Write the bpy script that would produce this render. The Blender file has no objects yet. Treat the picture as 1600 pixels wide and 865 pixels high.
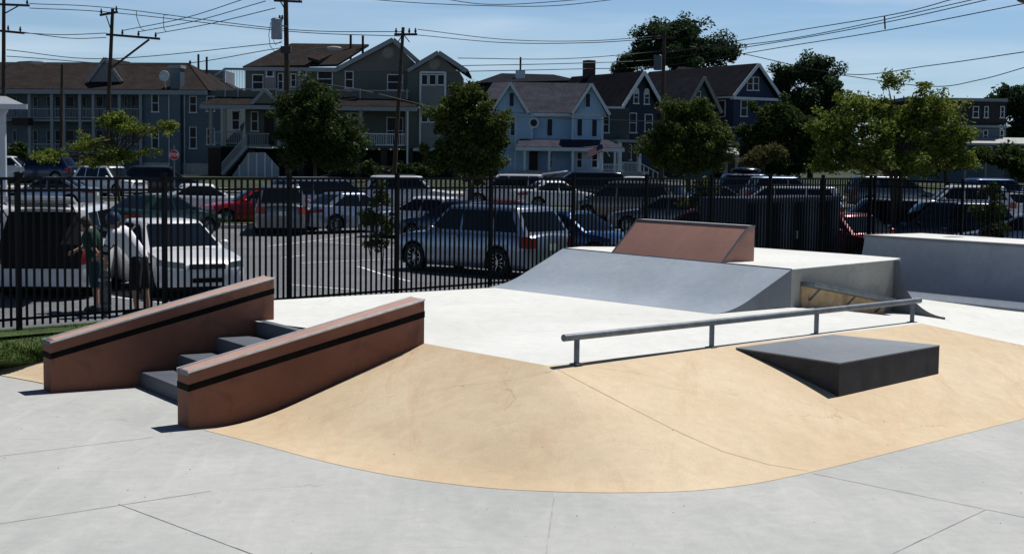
import bpy, bmesh, math, random
import numpy as np
from mathutils import Vector, Matrix
from mathutils.bvhtree import BVHTree
random.seed(7); RNG = np.random.default_rng(7)
PI = math.pi
sc = bpy.context.scene
COL = sc.collection
# ------------------------------------------------------------------ camera model
FPX, HC, HZ = 2300.0, 2.85, 252.0
PITCH = math.atan((432.5 - HZ) / FPX)
ROLL = 0.013
MC = Matrix.Rotation(PI/2 - PITCH, 3, 'X') @ Matrix.Rotation(ROLL, 3, 'Z')
CAM = Vector((0, 0, HC))
def ray(px, py):
    return MC @ Vector(((px-800)/FPX, (432.5-py)/FPX, -1))
def G(px, py, z=0.0):
    d = ray(px, py); return CAM + d*((z-HC)/d.z)
def at(px, py, Y):
    d = ray(px, py); return CAM + d*(Y/d.y)
def deckz(x, y):
    q = .78*x + .63*y
    t = min(max((q-16.8)/3.0, 0), 1)
    return .75 - .30*(t*t*(3-2*t))
def Gd(px, py):
    z = .75
    for _ in range(12):
        p = G(px, py, z); z = deckz(p.x, p.y)
    return G(px, py, z)
GT = [(-50,-.05),(19.5,-.05),(22,.12),(30,.12),(36,.03),(45,.05),(82,.5),(93,.6),(106,1.4),(9000,1.4)]
def g(Y):
    for (a, za), (b, zb) in zip(GT, GT[1:]):
        if Y <= b: return za + (zb-za)*max(0, (Y-a))/(b-a)
    return 1.4
# ------------------------------------------------------------------ materials
MATS = {}
def mat(name, col, rough=.7, metal=0, var=.12, scale=3.0, bump=0, bscale=40, col2=None, spec=.4, coat=0, fine=0, fscale=150):
    if name in MATS: return MATS[name]
    m = bpy.data.materials.new(name); m.use_nodes = True
    nt = m.node_tree; N = nt.nodes; K = nt.links
    b = N['Principled BSDF']
    b.inputs['Roughness'].default_value = rough; b.inputs['Metallic'].default_value = metal
    b.inputs['Specular IOR Level'].default_value = spec
    b.inputs['Coat Weight'].default_value = coat; b.inputs['Coat Roughness'].default_value = .05
    tc = N.new('ShaderNodeTexCoord')
    n1 = N.new('ShaderNodeTexNoise'); n1.inputs['Scale'].default_value = scale; n1.inputs['Detail'].default_value = 6; n1.inputs['Roughness'].default_value = .6
    K.new(tc.outputs['Object'], n1.inputs['Vector'])
    r = N.new('ShaderNodeValToRGB')
    c = Vector(col); c2 = Vector(col2) if col2 else c*(1+var)
    c1 = c*(1-var) if not col2 else c
    r.color_ramp.elements[0].position = .35; r.color_ramp.elements[0].color = (*c1, 1)
    r.color_ramp.elements[1].position = .65; r.color_ramp.elements[1].color = (*c2, 1)
    K.new(n1.outputs['Fac'], r.inputs['Fac'])
    out = r.outputs['Color']
    if fine:
        n2 = N.new('ShaderNodeTexNoise'); n2.inputs['Scale'].default_value = fscale; n2.inputs['Detail'].default_value = 3
        K.new(tc.outputs['Object'], n2.inputs['Vector'])
        mr = N.new('ShaderNodeMapRange'); mr.inputs[1].default_value = .3; mr.inputs[2].default_value = .7
        mr.inputs[3].default_value = 1-fine; mr.inputs[4].default_value = 1+fine
        K.new(n2.outputs['Fac'], mr.inputs[0])
        mx = N.new('ShaderNodeVectorMath'); mx.operation = 'SCALE'
        K.new(out, mx.inputs[0]); K.new(mr.outputs[0], mx.inputs['Scale']); out = mx.outputs[0]
    K.new(out, b.inputs['Base Color'])
    if bump:
        n3 = N.new('ShaderNodeTexNoise'); n3.inputs['Scale'].default_value = bscale; n3.inputs['Detail'].default_value = 4
        K.new(tc.outputs['Object'], n3.inputs['Vector'])
        bp = N.new('ShaderNodeBump'); bp.inputs['Strength'].default_value = bump; bp.inputs['Distance'].default_value = .01
        K.new(n3.outputs['Fac'], bp.inputs['Height']); K.new(bp.outputs['Normal'], b.inputs['Normal'])
    MATS[name] = m
    return m
def siding(name, col, step=.14, rough=.6, axis=2):
    """lap siding: horizontal courses as bump, faint colour wear"""
    if name in MATS: return MATS[name]
    m = mat(name, col, rough, var=.08, scale=.6)
    nt = m.node_tree; N = nt.nodes; K = nt.links; b = N['Principled BSDF']
    tc = N.new('ShaderNodeTexCoord'); sp = N.new('ShaderNodeSeparateXYZ'); K.new(tc.outputs['Object'], sp.inputs[0])
    mu = N.new('ShaderNodeMath'); mu.operation = 'DIVIDE'; mu.inputs[1].default_value = step; K.new(sp.outputs[axis], mu.inputs[0])
    fr = N.new('ShaderNodeMath'); fr.operation = 'FRACT'; K.new(mu.outputs[0], fr.inputs[0])
    bp = N.new('ShaderNodeBump'); bp.inputs['Strength'].default_value = .8; bp.inputs['Distance'].default_value = .03
    K.new(fr.outputs[0], bp.inputs['Height']); K.new(bp.outputs['Normal'], b.inputs['Normal'])
    return m
def shingle(name, col):
    if name in MATS: return MATS[name]
    m = mat(name, col, .95, var=.2, scale=1.2, fine=.3, fscale=9, spec=.03)
    nt = m.node_tree; N = nt.nodes; K = nt.links; b = N['Principled BSDF']
    tc = N.new('ShaderNodeTexCoord'); br = N.new('ShaderNodeTexBrick')
    br.inputs['Scale'].default_value = 1; br.inputs['Brick Width'].default_value = .35; br.inputs['Row Height'].default_value = .16; br.inputs['Mortar Size'].default_value = .02
    mp = N.new('ShaderNodeMapping'); mp.inputs['Rotation'].default_value = (.6, 0, 0); K.new(tc.outputs['Object'], mp.inputs[0]); K.new(mp.outputs[0], br.inputs['Vector'])
    bp = N.new('ShaderNodeBump'); bp.inputs['Strength'].default_value = .6; bp.inputs['Distance'].default_value = .02
    K.new(br.outputs['Fac'], bp.inputs['Height']); K.new(bp.outputs['Normal'], b.inputs['Normal'])
    return m
def leafmat(name, c1, c2, trans=.25):
    if name in MATS: return MATS[name]
    m = bpy.data.materials.new(name); m.use_nodes = True
    nt = m.node_tree; N = nt.nodes; K = nt.links; b = N['Principled BSDF']
    b.inputs['Roughness'].default_value = .65; b.inputs['Specular IOR Level'].default_value = .15
    ge = N.new('ShaderNodeNewGeometry'); r = N.new('ShaderNodeValToRGB')
    r.color_ramp.elements[0].color = (*c1, 1); r.color_ramp.elements[1].color = (*c2, 1)
    K.new(ge.outputs['Random Per Island'], r.inputs['Fac']); K.new(r.outputs['Color'], b.inputs['Base Color'])
    tr = N.new('ShaderNodeBsdfTranslucent'); K.new(r.outputs['Color'], tr.inputs['Color'])
    mx = N.new('ShaderNodeMixShader'); mx.inputs[0].default_value = trans+.08
    K.new(b.outputs[0], mx.inputs[1]); K.new(tr.outputs[0], mx.inputs[2]); K.new(mx.outputs[0], N['Material Output'].inputs[0])
    MATS[name] = m; return m
def slab_concrete(name, ca, cb, rough=.75, streak=None, wear=.5):
    """trowelled concrete: broad stains, sweeping trowel marks, fine grain, pin holes"""
    m = bpy.data.materials.new(name); m.use_nodes = True; MATS[name] = m
    nt = m.node_tree; N = nt.nodes; K = nt.links; b = N['Principled BSDF']
    b.inputs['Roughness'].default_value = rough; b.inputs['Specular IOR Level'].default_value = .3
    tc = N.new('ShaderNodeTexCoord')
    def noise(sc_, det, dist=0, stretch=None):
        n = N.new('ShaderNodeTexNoise'); n.inputs['Scale'].default_value = sc_; n.inputs['Detail'].default_value = det; n.inputs['Distortion'].default_value = dist
        if stretch:
            mp = N.new('ShaderNodeMapping'); mp.inputs['Scale'].default_value = stretch; mp.inputs['Rotation'].default_value = (0, 0, .7)
            K.new(tc.outputs['Object'], mp.inputs[0]); K.new(mp.outputs[0], n.inputs['Vector'])
        else: K.new(tc.outputs['Object'], n.inputs['Vector'])
        return n
    n1 = noise(.45, 7, .6); n2 = noise(2.2, 12, .9, (1, .22, 1)); n2.inputs['Roughness'].default_value = .68; n3 = noise(60, 3); n4 = noise(7, 5, .5)
    def mr(n, a, c, lo, hi):
        r = N.new('ShaderNodeMapRange'); r.inputs[1].default_value = a; r.inputs[2].default_value = c; r.inputs[3].default_value = lo; r.inputs[4].default_value = hi
        K.new(n.outputs['Fac'], r.inputs[0]); return r.outputs[0]
    r = N.new('ShaderNodeValToRGB'); r.color_ramp.elements[0].position = .32; r.color_ramp.elements[1].position = .68
    r.color_ramp.elements[0].color = (*ca, 1); r.color_ramp.elements[1].color = (*cb, 1)
    K.new(n1.outputs['Fac'], r.inputs['Fac'])
    out = r.outputs['Color']
    if streak:
        mx = N.new('ShaderNodeMix'); mx.data_type = 'RGBA'; K.new(mr(n2, .50, .74, 0, wear), mx.inputs[0])
        K.new(out, mx.inputs[6]); mx.inputs[7].default_value = (*streak, 1); out = mx.outputs[2]
    # skate wheel scuffs, hairline cracks and pin holes
    n5 = noise(1.0, 9, .25, (.5, 9, 1)); n6 = noise(.8, 3)
    vo = N.new('ShaderNodeTexVoronoi'); vo.feature = 'DISTANCE_TO_EDGE'; vo.inputs['Scale'].default_value = .45
    wn = noise(2.5, 5); wm = N.new('ShaderNodeVectorMath'); wm.operation = 'MULTIPLY_ADD'; wm.inputs[1].default_value = (.5,.5,.5)
    K.new(wn.outputs['Color'], wm.inputs[0]); K.new(tc.outputs['Object'], wm.inputs[2]); K.new(wm.outputs[0], vo.inputs['Vector'])
    vp = N.new('ShaderNodeTexVoronoi'); vp.inputs['Scale'].default_value = 9; K.new(tc.outputs['Object'], vp.inputs['Vector'])
    def mrv(sock, a, c, lo, hi):
        r = N.new('ShaderNodeMapRange'); r.inputs[1].default_value = a; r.inputs[2].default_value = c; r.inputs[3].default_value = lo; r.inputs[4].default_value = hi
        K.new(sock, r.inputs[0]); return r.outputs[0]
    def mul(a, b_):
        q = N.new('ShaderNodeMath'); q.operation = 'MULTIPLY'; K.new(a, q.inputs[0]); K.new(b_, q.inputs[1]); return q.outputs[0]
    scuff = mrv(n5.outputs['Fac'], .66, .76, 0, .16)
    crack = mul(mrv(vo.outputs['Distance'], 0, .006, .22, 0), mrv(n6.outputs['Fac'], .56, .62, 0, 1))
    hole = mrv(vp.outputs['Distance'], .02, .05, .28, 0)
    for sock in (scuff, crack, hole):
        iv = N.new('ShaderNodeMath'); iv.operation = 'SUBTRACT'; iv.inputs[0].default_value = 1; K.new(sock, iv.inputs[1])
        v = N.new('ShaderNodeVectorMath'); v.operation = 'SCALE'; K.new(out, v.inputs[0]); K.new(iv.outputs[0], v.inputs['Scale']); out = v.outputs[0]
    for nn, amp in ((n2, .06), (n3, .06), (n4, .05)):
        v = N.new('ShaderNodeVectorMath'); v.operation = 'SCALE'
        K.new(out, v.inputs[0]); K.new(mr(nn, .3, .7, 1-amp, 1+amp), v.inputs['Scale']); out = v.outputs[0]
    K.new(out, b.inputs['Base Color'])
    bp = N.new('ShaderNodeBump'); bp.inputs['Strength'].default_value = .12; bp.inputs['Distance'].default_value = .01
    K.new(n4.outputs['Fac'], bp.inputs['Height']); K.new(bp.outputs['Normal'], b.inputs['Normal'])
    return m
# ------------------------------------------------------------------ mesh helpers
class MB:
    def __init__(s): s.v = []; s.f = []
    def add(s, vs, fs):
        o = len(s.v); s.v += [tuple(v) for v in vs]; s.f += [tuple(i+o for i in f) for f in fs]; return s
    def box(s, c, d, rz=0):
        cx, cy, cz = c; x, y, z = d[0]/2, d[1]/2, d[2]/2; ca, sa = math.cos(rz), math.sin(rz)
        vs = []
        for k in (-z, z):
            for (a, b_) in ((-x,-y),(x,-y),(x,y),(-x,y)): vs.append((cx+a*ca-b_*sa, cy+a*sa+b_*ca, cz+k))
        return s.add(vs, [(3,2,1,0),(4,5,6,7),(0,1,5,4),(1,2,6,5),(2,3,7,6),(3,0,4,7)])
    def bb(s, x0, x1, y0, y1, z0, z1): return s.box(((x0+x1)/2,(y0+y1)/2,(z0+z1)/2),(abs(x1-x0),abs(y1-y0),abs(z1-z0)))
    def bar(s, p, q, w, h=None):
        h = h or w; p = Vector(p); q = Vector(q); d = (q-p).normalized()
        up = Vector((0,0,1)) if abs(d.z) < .99 else Vector((0,1,0))
        a = d.cross(up).normalized()*w/2; b_ = a.cross(d).normalized()*h/2
        vs = [p-a-b_, p+a-b_, p+a+b_, p-a+b_, q-a-b_, q+a-b_, q+a+b_, q-a+b_]
        return s.add(vs, [(0,1,2,3),(7,6,5,4),(1,0,4,5),(2,1,5,6),(3,2,6,7),(0,3,7,4)])
    def tube(s, pts, r, n=8, cap=True):
        pts = [Vector(p) for p in pts]; rr = r if isinstance(r, (list, tuple)) else [r]*len(pts)
        vs = []; fs = []; ref = None
        for i, p in enumerate(pts):
            d = (pts[min(i+1, len(pts)-1)] - pts[max(i-1, 0)]).normalized()
            if ref is None:
                ref = d.cross(Vector((0,0,1)) if abs(d.z) < .9 else Vector((0,1,0))).normalized()
            a = (ref - d*ref.dot(d)).normalized(); ref = a; b_ = d.cross(a)
            for k in range(n):
                t = 2*PI*k/n; vs.append(p + (a*math.cos(t) + b_*math.sin(t))*rr[i])
        for i in range(len(pts)-1):
            for k in range(n): fs.append((i*n+k, i*n+(k+1) % n, (i+1)*n+(k+1) % n, (i+1)*n+k))
        if cap: fs.append(tuple(range(n-1, -1, -1))); fs.append(tuple((len(pts)-1)*n+k for k in range(n)))
        return s.add(vs, fs)
    def prism(s, poly, vec):
        """planar polygon extruded by vec"""
        poly = [Vector(p) for p in poly]; vec = Vector(vec); n = len(poly)
        fs = [tuple(range(n-1, -1, -1)), tuple(range(n, 2*n))] + [(i, (i+1) % n, (i+1) % n+n, i+n) for i in range(n)]
        return s.add(poly+[p+vec for p in poly], fs)
    def slab(s, quad, t):
        quad = [Vector(p) for p in quad]; nn = (quad[1]-quad[0]).cross(quad[2]-quad[0]).normalized()
        if nn.z < 0: nn = -nn
        return s.prism(quad, nn*t)
    def disc(s, c, r, axis, n=20, r2=0.0):
        c = Vector(c); axis = Vector(axis).normalized(); a = axis.orthogonal().normalized(); b_ = axis.cross(a)
        return s.add([c+(a*math.cos(2*PI*k/n)+b_*math.sin(2*PI*k/n))*r for k in range(n)], [tuple(range(n))])
    def ball(s, c, r, sx=1, sy=1, sz=1, n=14, m=9, rot=None):
        vs = []; fs = []
        for j in range(m+1):
            ph = PI*j/m
            for k in range(n):
                th = 2*PI*k/n; v = Vector((math.sin(ph)*math.cos(th)*r*sx, math.sin(ph)*math.sin(th)*r*sy, math.cos(ph)*r*sz))
                if rot: v = rot @ v
                vs.append(Vector(c)+v)
        for j in range(m):
            for k in range(n): fs.append((j*n+k, j*n+(k+1) % n, (j+1)*n+(k+1) % n, (j+1)*n+k)[::-1])
        return s.add(vs, fs)
    def lathe(s, prof, n=24, axis='Z', c=(0,0,0)):
        vs = []; fs = []
        for (r, h) in prof:
            for k in range(n):
                a, b_ = r*math.cos(2*PI*k/n), r*math.sin(2*PI*k/n)
                vs.append((c[0]+a, c[1]+b_, c[2]+h) if axis == 'Z' else (c[0]+a, c[1]+h, c[2]+b_))
        for i in range(len(prof)-1):
            for k in range(n): fs.append((i*n+k, i*n+(k+1) % n, (i+1)*n+(k+1) % n, (i+1)*n+k))
        return s.add(vs, fs)
    def grid(s, rows):
        n = len(rows[0]); vs = [p for r in rows for p in r]
        return s.add(vs, [(i*n+j, i*n+j+1, (i+1)*n+j+1, (i+1)*n+j) for i in range(len(rows)-1) for j in range(n-1)])
    def mesh(s, name, smooth=False, bevel=0, merge=False, ang=.6):
        me = bpy.data.meshes.new(name); me.from_pydata(s.v, [], s.f); me.update()
        if smooth or bevel or merge:
            bm = bmesh.new(); bm.from_mesh(me)
            if merge or smooth: bmesh.ops.remove_doubles(bm, verts=bm.verts, dist=1e-4)
            bmesh.ops.recalc_face_normals(bm, faces=bm.faces)
            if bevel:
                es = [e for e in bm.edges if len(e.link_faces) == 2 and e.calc_face_angle(0) > .5]
                bmesh.ops.bevel(bm, geom=es, offset=bevel, segments=2, affect='EDGES', profile=.6)
            if smooth or bevel:
                for f in bm.faces: f.smooth = True
                for e in bm.edges: e.smooth = len(e.link_faces) != 2 or e.calc_face_angle(0) < ang
            bm.to_mesh(me); bm.free()
        return me
    def build(s, name, m, parent=None, smooth=False, bevel=0, merge=False, loc=None, rz=0, ang=.6):
        me = s.mesh(name, smooth, bevel, merge, ang); me.materials.append(m)
        return link(name, me, parent, loc, rz)
def link(name, data, parent=None, loc=None, rz=0):
    o = bpy.data.objects.new(name, data); COL.objects.link(o)
    if parent: o.parent = parent
    if loc is not None: o.location = loc
    if rz: o.rotation_euler = (0, 0, rz)
    return o
def tag(o, label=None, cat=None, group=None, kind=None):
    if label: o['label'] = label
    if cat: o['category'] = cat
    if group: o['group'] = group
    if kind: o['kind'] = kind
    return o
def thing(name, label, cat, loc=(0,0,0), rz=0, group=None):
    return tag(link(name, None, None, loc, rz), label, cat, group)
# ------------------------------------------------------------------ common materials
M_PAD = slab_concrete('pad_concrete', (.385,.395,.38), (.46,.465,.445), streak=(.51,.505,.46), wear=.35)
M_DECK = slab_concrete('deck_concrete', (.62,.625,.59), (.70,.705,.67), streak=(.53,.535,.51), wear=.3)
M_TAN = slab_concrete('tan_concrete', (.56,.435,.28), (.65,.525,.36), streak=(.43,.28,.165), wear=.6)
M_BLUE = slab_concrete('blue_concrete', (.24,.285,.34), (.32,.37,.43), streak=(.2,.22,.25), wear=.5)
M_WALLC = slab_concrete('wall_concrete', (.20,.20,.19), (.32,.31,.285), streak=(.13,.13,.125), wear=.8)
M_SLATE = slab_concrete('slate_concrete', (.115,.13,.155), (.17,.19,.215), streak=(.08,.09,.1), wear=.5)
M_STEP = slab_concrete('step_concrete', (.075,.085,.105), (.12,.135,.16), streak=(.05,.055,.07), wear=.5)
M_BIGQ = slab_concrete('quarter_concrete', (.19,.225,.275), (.26,.30,.36), streak=(.15,.18,.22), wear=.6)
M_BRICKLIT = slab_concrete('sunlit_terracotta', (.40,.25,.205), (.50,.33,.27), streak=(.28,.16,.13), wear=.6)  # lit copy of the ledge terracotta: sunlight on the tops put into the colour
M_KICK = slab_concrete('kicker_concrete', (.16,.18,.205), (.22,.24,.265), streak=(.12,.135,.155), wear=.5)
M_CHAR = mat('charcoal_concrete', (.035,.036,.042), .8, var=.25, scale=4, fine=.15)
M_BRICK = slab_concrete('terracotta_concrete', (.165,.068,.042), (.24,.102,.066), streak=(.08,.036,.03), wear=.8)
M_WEDGE = slab_concrete('wedge_concrete', (.29,.15,.12), (.39,.21,.16), streak=(.22,.14,.125), wear=.6)
M_BAND = mat('dark_band', (.007,.006,.006), .8, var=.4, spec=.08)
M_STEEL = mat('galvanised_steel', (.15,.17,.19), .5, .6, var=.2, scale=8, fine=.1, fscale=60)
M_COPE = mat('worn_steel', (.80,.80,.77), .45, .7, var=.15, scale=10)
M_BLACK = mat('black_paint', (.004,.0045,.006), .6, var=.1, spec=.12)
M_NAVY = mat('navy_metal', (.012,.02,.05), .5, var=.2)
M_ASPH = mat('asphalt', (.13,.133,.145), .9, var=.18, scale=.35, fine=.45, fscale=22, bump=.3)
M_ROAD = mat('road_asphalt', (.07,.072,.078), .9, var=.15, scale=.3, fine=.2, fscale=15)
M_LINE = mat('road_paint', (.68,.69,.68), .8, var=.2, scale=6)
M_CURB = mat('curb_concrete', (.42,.41,.38), .85, var=.12)
M_GRASS = mat('lawn', (.02,.04,.008), .95, col2=(.055,.09,.018), scale=1.3, fine=.35, fscale=14)
M_WHITE = mat('white_trim', (.60,.63,.67), .55, var=.05)
M_GLASS = mat('window_glass', (.006,.008,.012), .25, var=.2, spec=.15)
M_CGLASS = mat('car_glass', (.005,.008,.012), .04, var=.1, spec=.4)
M_TYRE = mat('tyre_rubber', (.012,.012,.013), .8)
M_RIM = mat('alloy_rim', (.42,.44,.46), .3, .9)
M_UNDER = mat('underbody', (.006,.006,.007), .9)
M_LAMPC = mat('headlamp_lens', (.35,.40,.46), .12, .2, spec=.8)
M_RED = mat('tail_lens', (.28,.008,.008), .15, spec=.7)
M_ORNG = mat('indicator_lens', (.6,.2,.02), .15, spec=.7)
M_PLATE = mat('number_plate', (.6,.62,.5), .5)
M_WOOD = mat('pole_wood', (.045,.032,.024), .9, var=.3, scale=2)
M_BARK = mat('bark', (.045,.035,.027), .9, var=.3, scale=5, bump=.6)
M_WIRE = mat('wire', (.02,.021,.024), .6)
M_SKIN = mat('skin', (.36,.2,.14), .55, var=.05)
# ------------------------------------------------------------------ terrain
rows = []
for Y in [-60,0,10,19.5,21,22,26,30,33,36,45,60,70,82,93,100,106,130,170,300,900,4000,9000]:
    X = 200 + abs(Y)*1.2; rows.append([(X*k/12, Y, g(Y)-.012) for k in range(-12, 13)])
tag(MB().grid(rows).build('ground', mat('yard_grass', (.012,.022,.006), .95, col2=(.032,.045,.014), scale=.6, fine=.4, fscale=6), smooth=True), kind='structure')
def strip(name, x0, x1, y0, y1, m, dz, n=14):
    ys = sorted(set([y0, y1] + [a for a, _ in GT if y0 < a < y1]))
    rows = [[(x0+(x1-x0)*k/n, y, g(y)+dz) for k in range(n+1)] for y in ys]
    return tag(MB().grid(rows).build(name, m), kind='structure')
# parking lot in two sheets: everything beyond the fence line
FENCE = [Vector((-6.81+1.6*i, 20.25+1.765*i)) for i in range(-4, 11)]       # posts of the long run, index 4 = post at px 26
def fx(Y): return -6.81 + 1.6*(Y-20.25)/1.765                                # x of the fence line at depth Y
ys = [17,19.5,22,26,30,33,36,37.9,40]
rows = []
for Y in ys:
    xr = fx(Y)-1.3; rows.append([(-70 + (xr+70)*k/10, Y, g(max(Y, 22))+.0) for k in range(11)])
tag(MB().grid(rows).build('parking_lot', M_ASPH), kind='structure')
rows = [[(-90+15*k, Y, g(Y)+.0) for k in range(13)] for Y in (40,45,60,70,78)]
tag(MB().grid(rows).build('parking_lot', M_ASPH), kind='structure')
rows = [[(fx(40)-1.3 + (40-fx(40))*k/4, Y, g(Y)+.0) for k in range(5)] for Y in (38.6, 40)]
tag(MB().grid(rows).build('parking_lot', M_ASPH), kind='structure')
strip('road', -160, 160, 81, 93, M_ROAD, .004)
mb = MB()
for y0, y1 in ((80.7, 81), (93, 93.3)):
    mb.add([(-160,y0,g(y0)-.05),(160,y0,g(y0)-.05),(160,y1,g(y1)-.05),(-160,y1,g(y1)-.05),(-160,y0,g(y0)+.13),(160,y0,g(y0)+.13),(160,y1,g(y1)+.13),(-160,y1,g(y1)+.13)],
           [(3,2,1,0),(4,5,6,7),(0,1,5,4),(1,2,6,5),(2,3,7,6),(3,0,4,7)])
tag(mb.build('kerb', M_CURB), kind='structure')
strip('sidewalk', -160, 160, 95, 96.8, M_CURB, .03)
mb = MB()
for k in range(-20, 21): mb.add([(k*6,86.9,g(87)+.01),(k*6+3,86.9,g(87)+.01),(k*6+3,87.05,g(87)+.01),(k*6,87.05,g(87)+.01)], [(0,1,2,3)])
tag(mb.build('road_marking', M_LINE), kind='structure')
# painted bay lines in the lot
mb = MB()
def lot_line(p0, p1, w=.1):
    a = G(*p0, .06); b = G(*p1, .06)
    d = (b-a).normalized(); n = Vector((-d.y, d.x, 0))*w/2
    K_ = 6; L_ = []
    for i in range(K_+1):
        c = a+(b-a)*i/K_; z = g(c.y)+.008
        L_.append(((c.x-n.x, c.y-n.y, z), (c.x+n.x, c.y+n.y, z)))
    mb.grid(L_)
for p in (((455,447),(560,457)),((495,379),(660,391)),((470,410),(700,400)),((440,402),(475,398)),((60,455),(330,487)),((240,440),(420,450)),
          ((20,432),(240,462)),((560,415),(640,440)),((400,365),(470,352)),((420,385),(560,372)),((300,352),(600,352))):
    lot_line(*p)
tag(mb.build('bay_marking', M_LINE), kind='structure')
# grass islands with kerbs
def island(x0, x1, y0, y1):
    b = MB(); b.bb(x0, x1, y0, y1, -.2, 0); z = max(g(y0), g(y1))+.14
    o = b.build('kerb', M_CURB, bevel=.04, loc=(0,0,z)); tag(o, kind='structure')
    zz = MB(); zz.bb(x0+.15, x1-.15, y0+.15, y1-.15, 0, .03)
    tag(zz.build('grass_island', M_GRASS, loc=(0,0,z)), kind='structure')
island(-20, -9, 55.5, 57.5); island(-8, 14, 70, 73); island(16, 40, 60, 62.5); island(-46, -24, 66, 68)
# ------------------------------------------------------------------ skate park floor
rows = [[(x, y, 0) for x in np.linspace(-26, 30, 20)] for y in np.linspace(-8, 19.4, 14)]
tag(MB().grid(rows).build('concrete_pad', M_PAD), kind='structure')
# key plan points
B0 = G(295, 670, 0); B1 = Gd(663, 536)
DL = (Vector((B1.x, B1.y, 0))-Vector((B0.x, B0.y, 0))); LB = DL.length; DL.normalize()
NL = Vector((-DL.y, DL.x, 0))
A0 = G(80, 613.5, 0); LA = 2.89
Kp = Gd(857, 571); Cp = Gd(1440, 505)
d2 = Vector((Cp.x-Kp.x, Cp.y-Kp.y, 0)).normalized(); n2 = Vector((d2.y, -d2.x, 0))
bottom_px = [(318,671.5),(400,692),(470,712),(560,734),(640,748),(720,758),(770,763),(820,766),(870,768),(930,769.5),(990,769.5),(1050,768.5),(1100,765.5),(1150,760),(1200,752.5)]
bot = [G(*p) for p in bottom_px]
top = []
W0b = Vector((Kp.x, Kp.y, 0))
for i, b in enumerate(bot):
    if i <= 5:
        t = [0, .17, .35, .58, .79, 1][i]; p = B1.lerp(Kp, t); top.append(Vector((p.x, p.y, deckz(p.x, p.y))))
    else: top.append(Kp.copy())
bstart = G(1265, 739); bend = G(1600, 654)
bd = Vector((bend.x-bstart.x, bend.y-bstart.y, 0)).normalized()
t0 = (Vector((bstart.x, bstart.y, 0))-W0b).dot(d2)
LKC = Vector((Cp.x-Kp.x, Cp.y-Kp.y, 0)).length
for t in np.linspace(0, LKC, 9):
    s_ = t + .35*(1-t/LKC)
    b = bstart + bd*(s_-.0); bot.append(Vector((b.x, b.y, 0)))
    p = W0b + d2*t; top.append(Vector((p.x, p.y, deckz(p.x, p.y))))
SL = .75/2.8
tail = [Vector((Cp.x+.5*k, Cp.y-.03*k, .75-.10*k)) for k in (1, 2, 3)]
for k in (.8, 2, 4, 7, 11): q_ = tail[2]+d2*k; tail.append(Vector((q_.x, q_.y, .45)))
offC = bot[-1]-(Vector((Cp.x, Cp.y, 0))+n2*(.75/SL)); offC.z = 0
for p in tail:
    top.append(p)
    f_ = Vector((p.x, p.y, 0))+n2*(p.z/SL)+offC; bot.append(Vector((f_.x, f_.y, 0)))
def densify(L, n):
    out = []
    for a, b in zip(L, L[1:]):
        for k in range(n): out.append(a.lerp(b, k/n))
    return out+[L[-1]]
def smooth_pts(L, it=6):
    L = [p.copy() for p in L]
    for _ in range(it):
        M = [p.copy() for p in L]
        for i in range(1, len(L)-1): M[i] = (L[i-1]+L[i]*2+L[i+1])/4
        L = M
    return L
botD = smooth_pts(densify(bot, 4), 8); topD = densify(top, 4)
NV = 20
def prof(t, r=.38):
    k = 1/(1-r/2)
    return k*t*t/(2*r) if t < r else k*(t-r/2)
rows = []
for j in range(NV+1):
    t = j/NV; rows.append([])
    for ci, (b, q) in enumerate(zip(botD, topD)):
        u = min(1, max(0, (ci/4-2)/8)); p = b.lerp(q, t)
        rows[-1].append((p.x, p.y, .003*(1-t) + q.z*(prof(t, .38-.28*u)+.075*u*(q.z/.75)**3*math.sin(PI*t)*math.sin(PI*t*.5+.2))))
bankmb = MB().grid(rows)
bank = tag(bankmb.build('tan_bank', M_TAN, smooth=True, ang=1.2), kind='structure')
bvh = BVHTree.FromPolygons([Vector(v) for v in bankmb.v], bankmb.f)
# deck
fr = [Gd(392, 496), Gd(435, 500)] ; fr[0] = Vector((A0.x, A0.y, 0))+DL*2.7+NL*.9; fr[0].z = .75
frontline = [fr[0]] + [Vector((A0.x, A0.y, 0))+DL*2.58] + [B1.copy()] + topD[1:]
frontline[1].z = .75
e0 = Gd(440, 468); e1 = Gd(767, 449.5)
ed = (e1-e0); ed.z = 0; ed.normalize()
backs = np.linspace(-1.6, 17.5, len(frontline)-20).tolist()+[17.5+.9*k for k in range(1, 21)]
rows = []
for t in np.linspace(0, 1, 26):
    r = []
    for f_, s_ in zip(frontline, backs):
        b = e0+ed*s_; p = Vector((f_.x, f_.y, 0)).lerp(Vector((b.x, b.y, 0)), t); r.append((p.x, p.y, deckz(p.x, p.y)+(f_.z-deckz(f_.x, f_.y))*(1-t)**3))
    rows.append(r)
back_edge = [Vector(p) for p in rows[-1]]
rows.append([(p.x, p.y, p.z-.5) for p in back_edge])
tag(MB().grid(rows).build('upper_deck', M_DECK, smooth=True), kind='structure')
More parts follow.
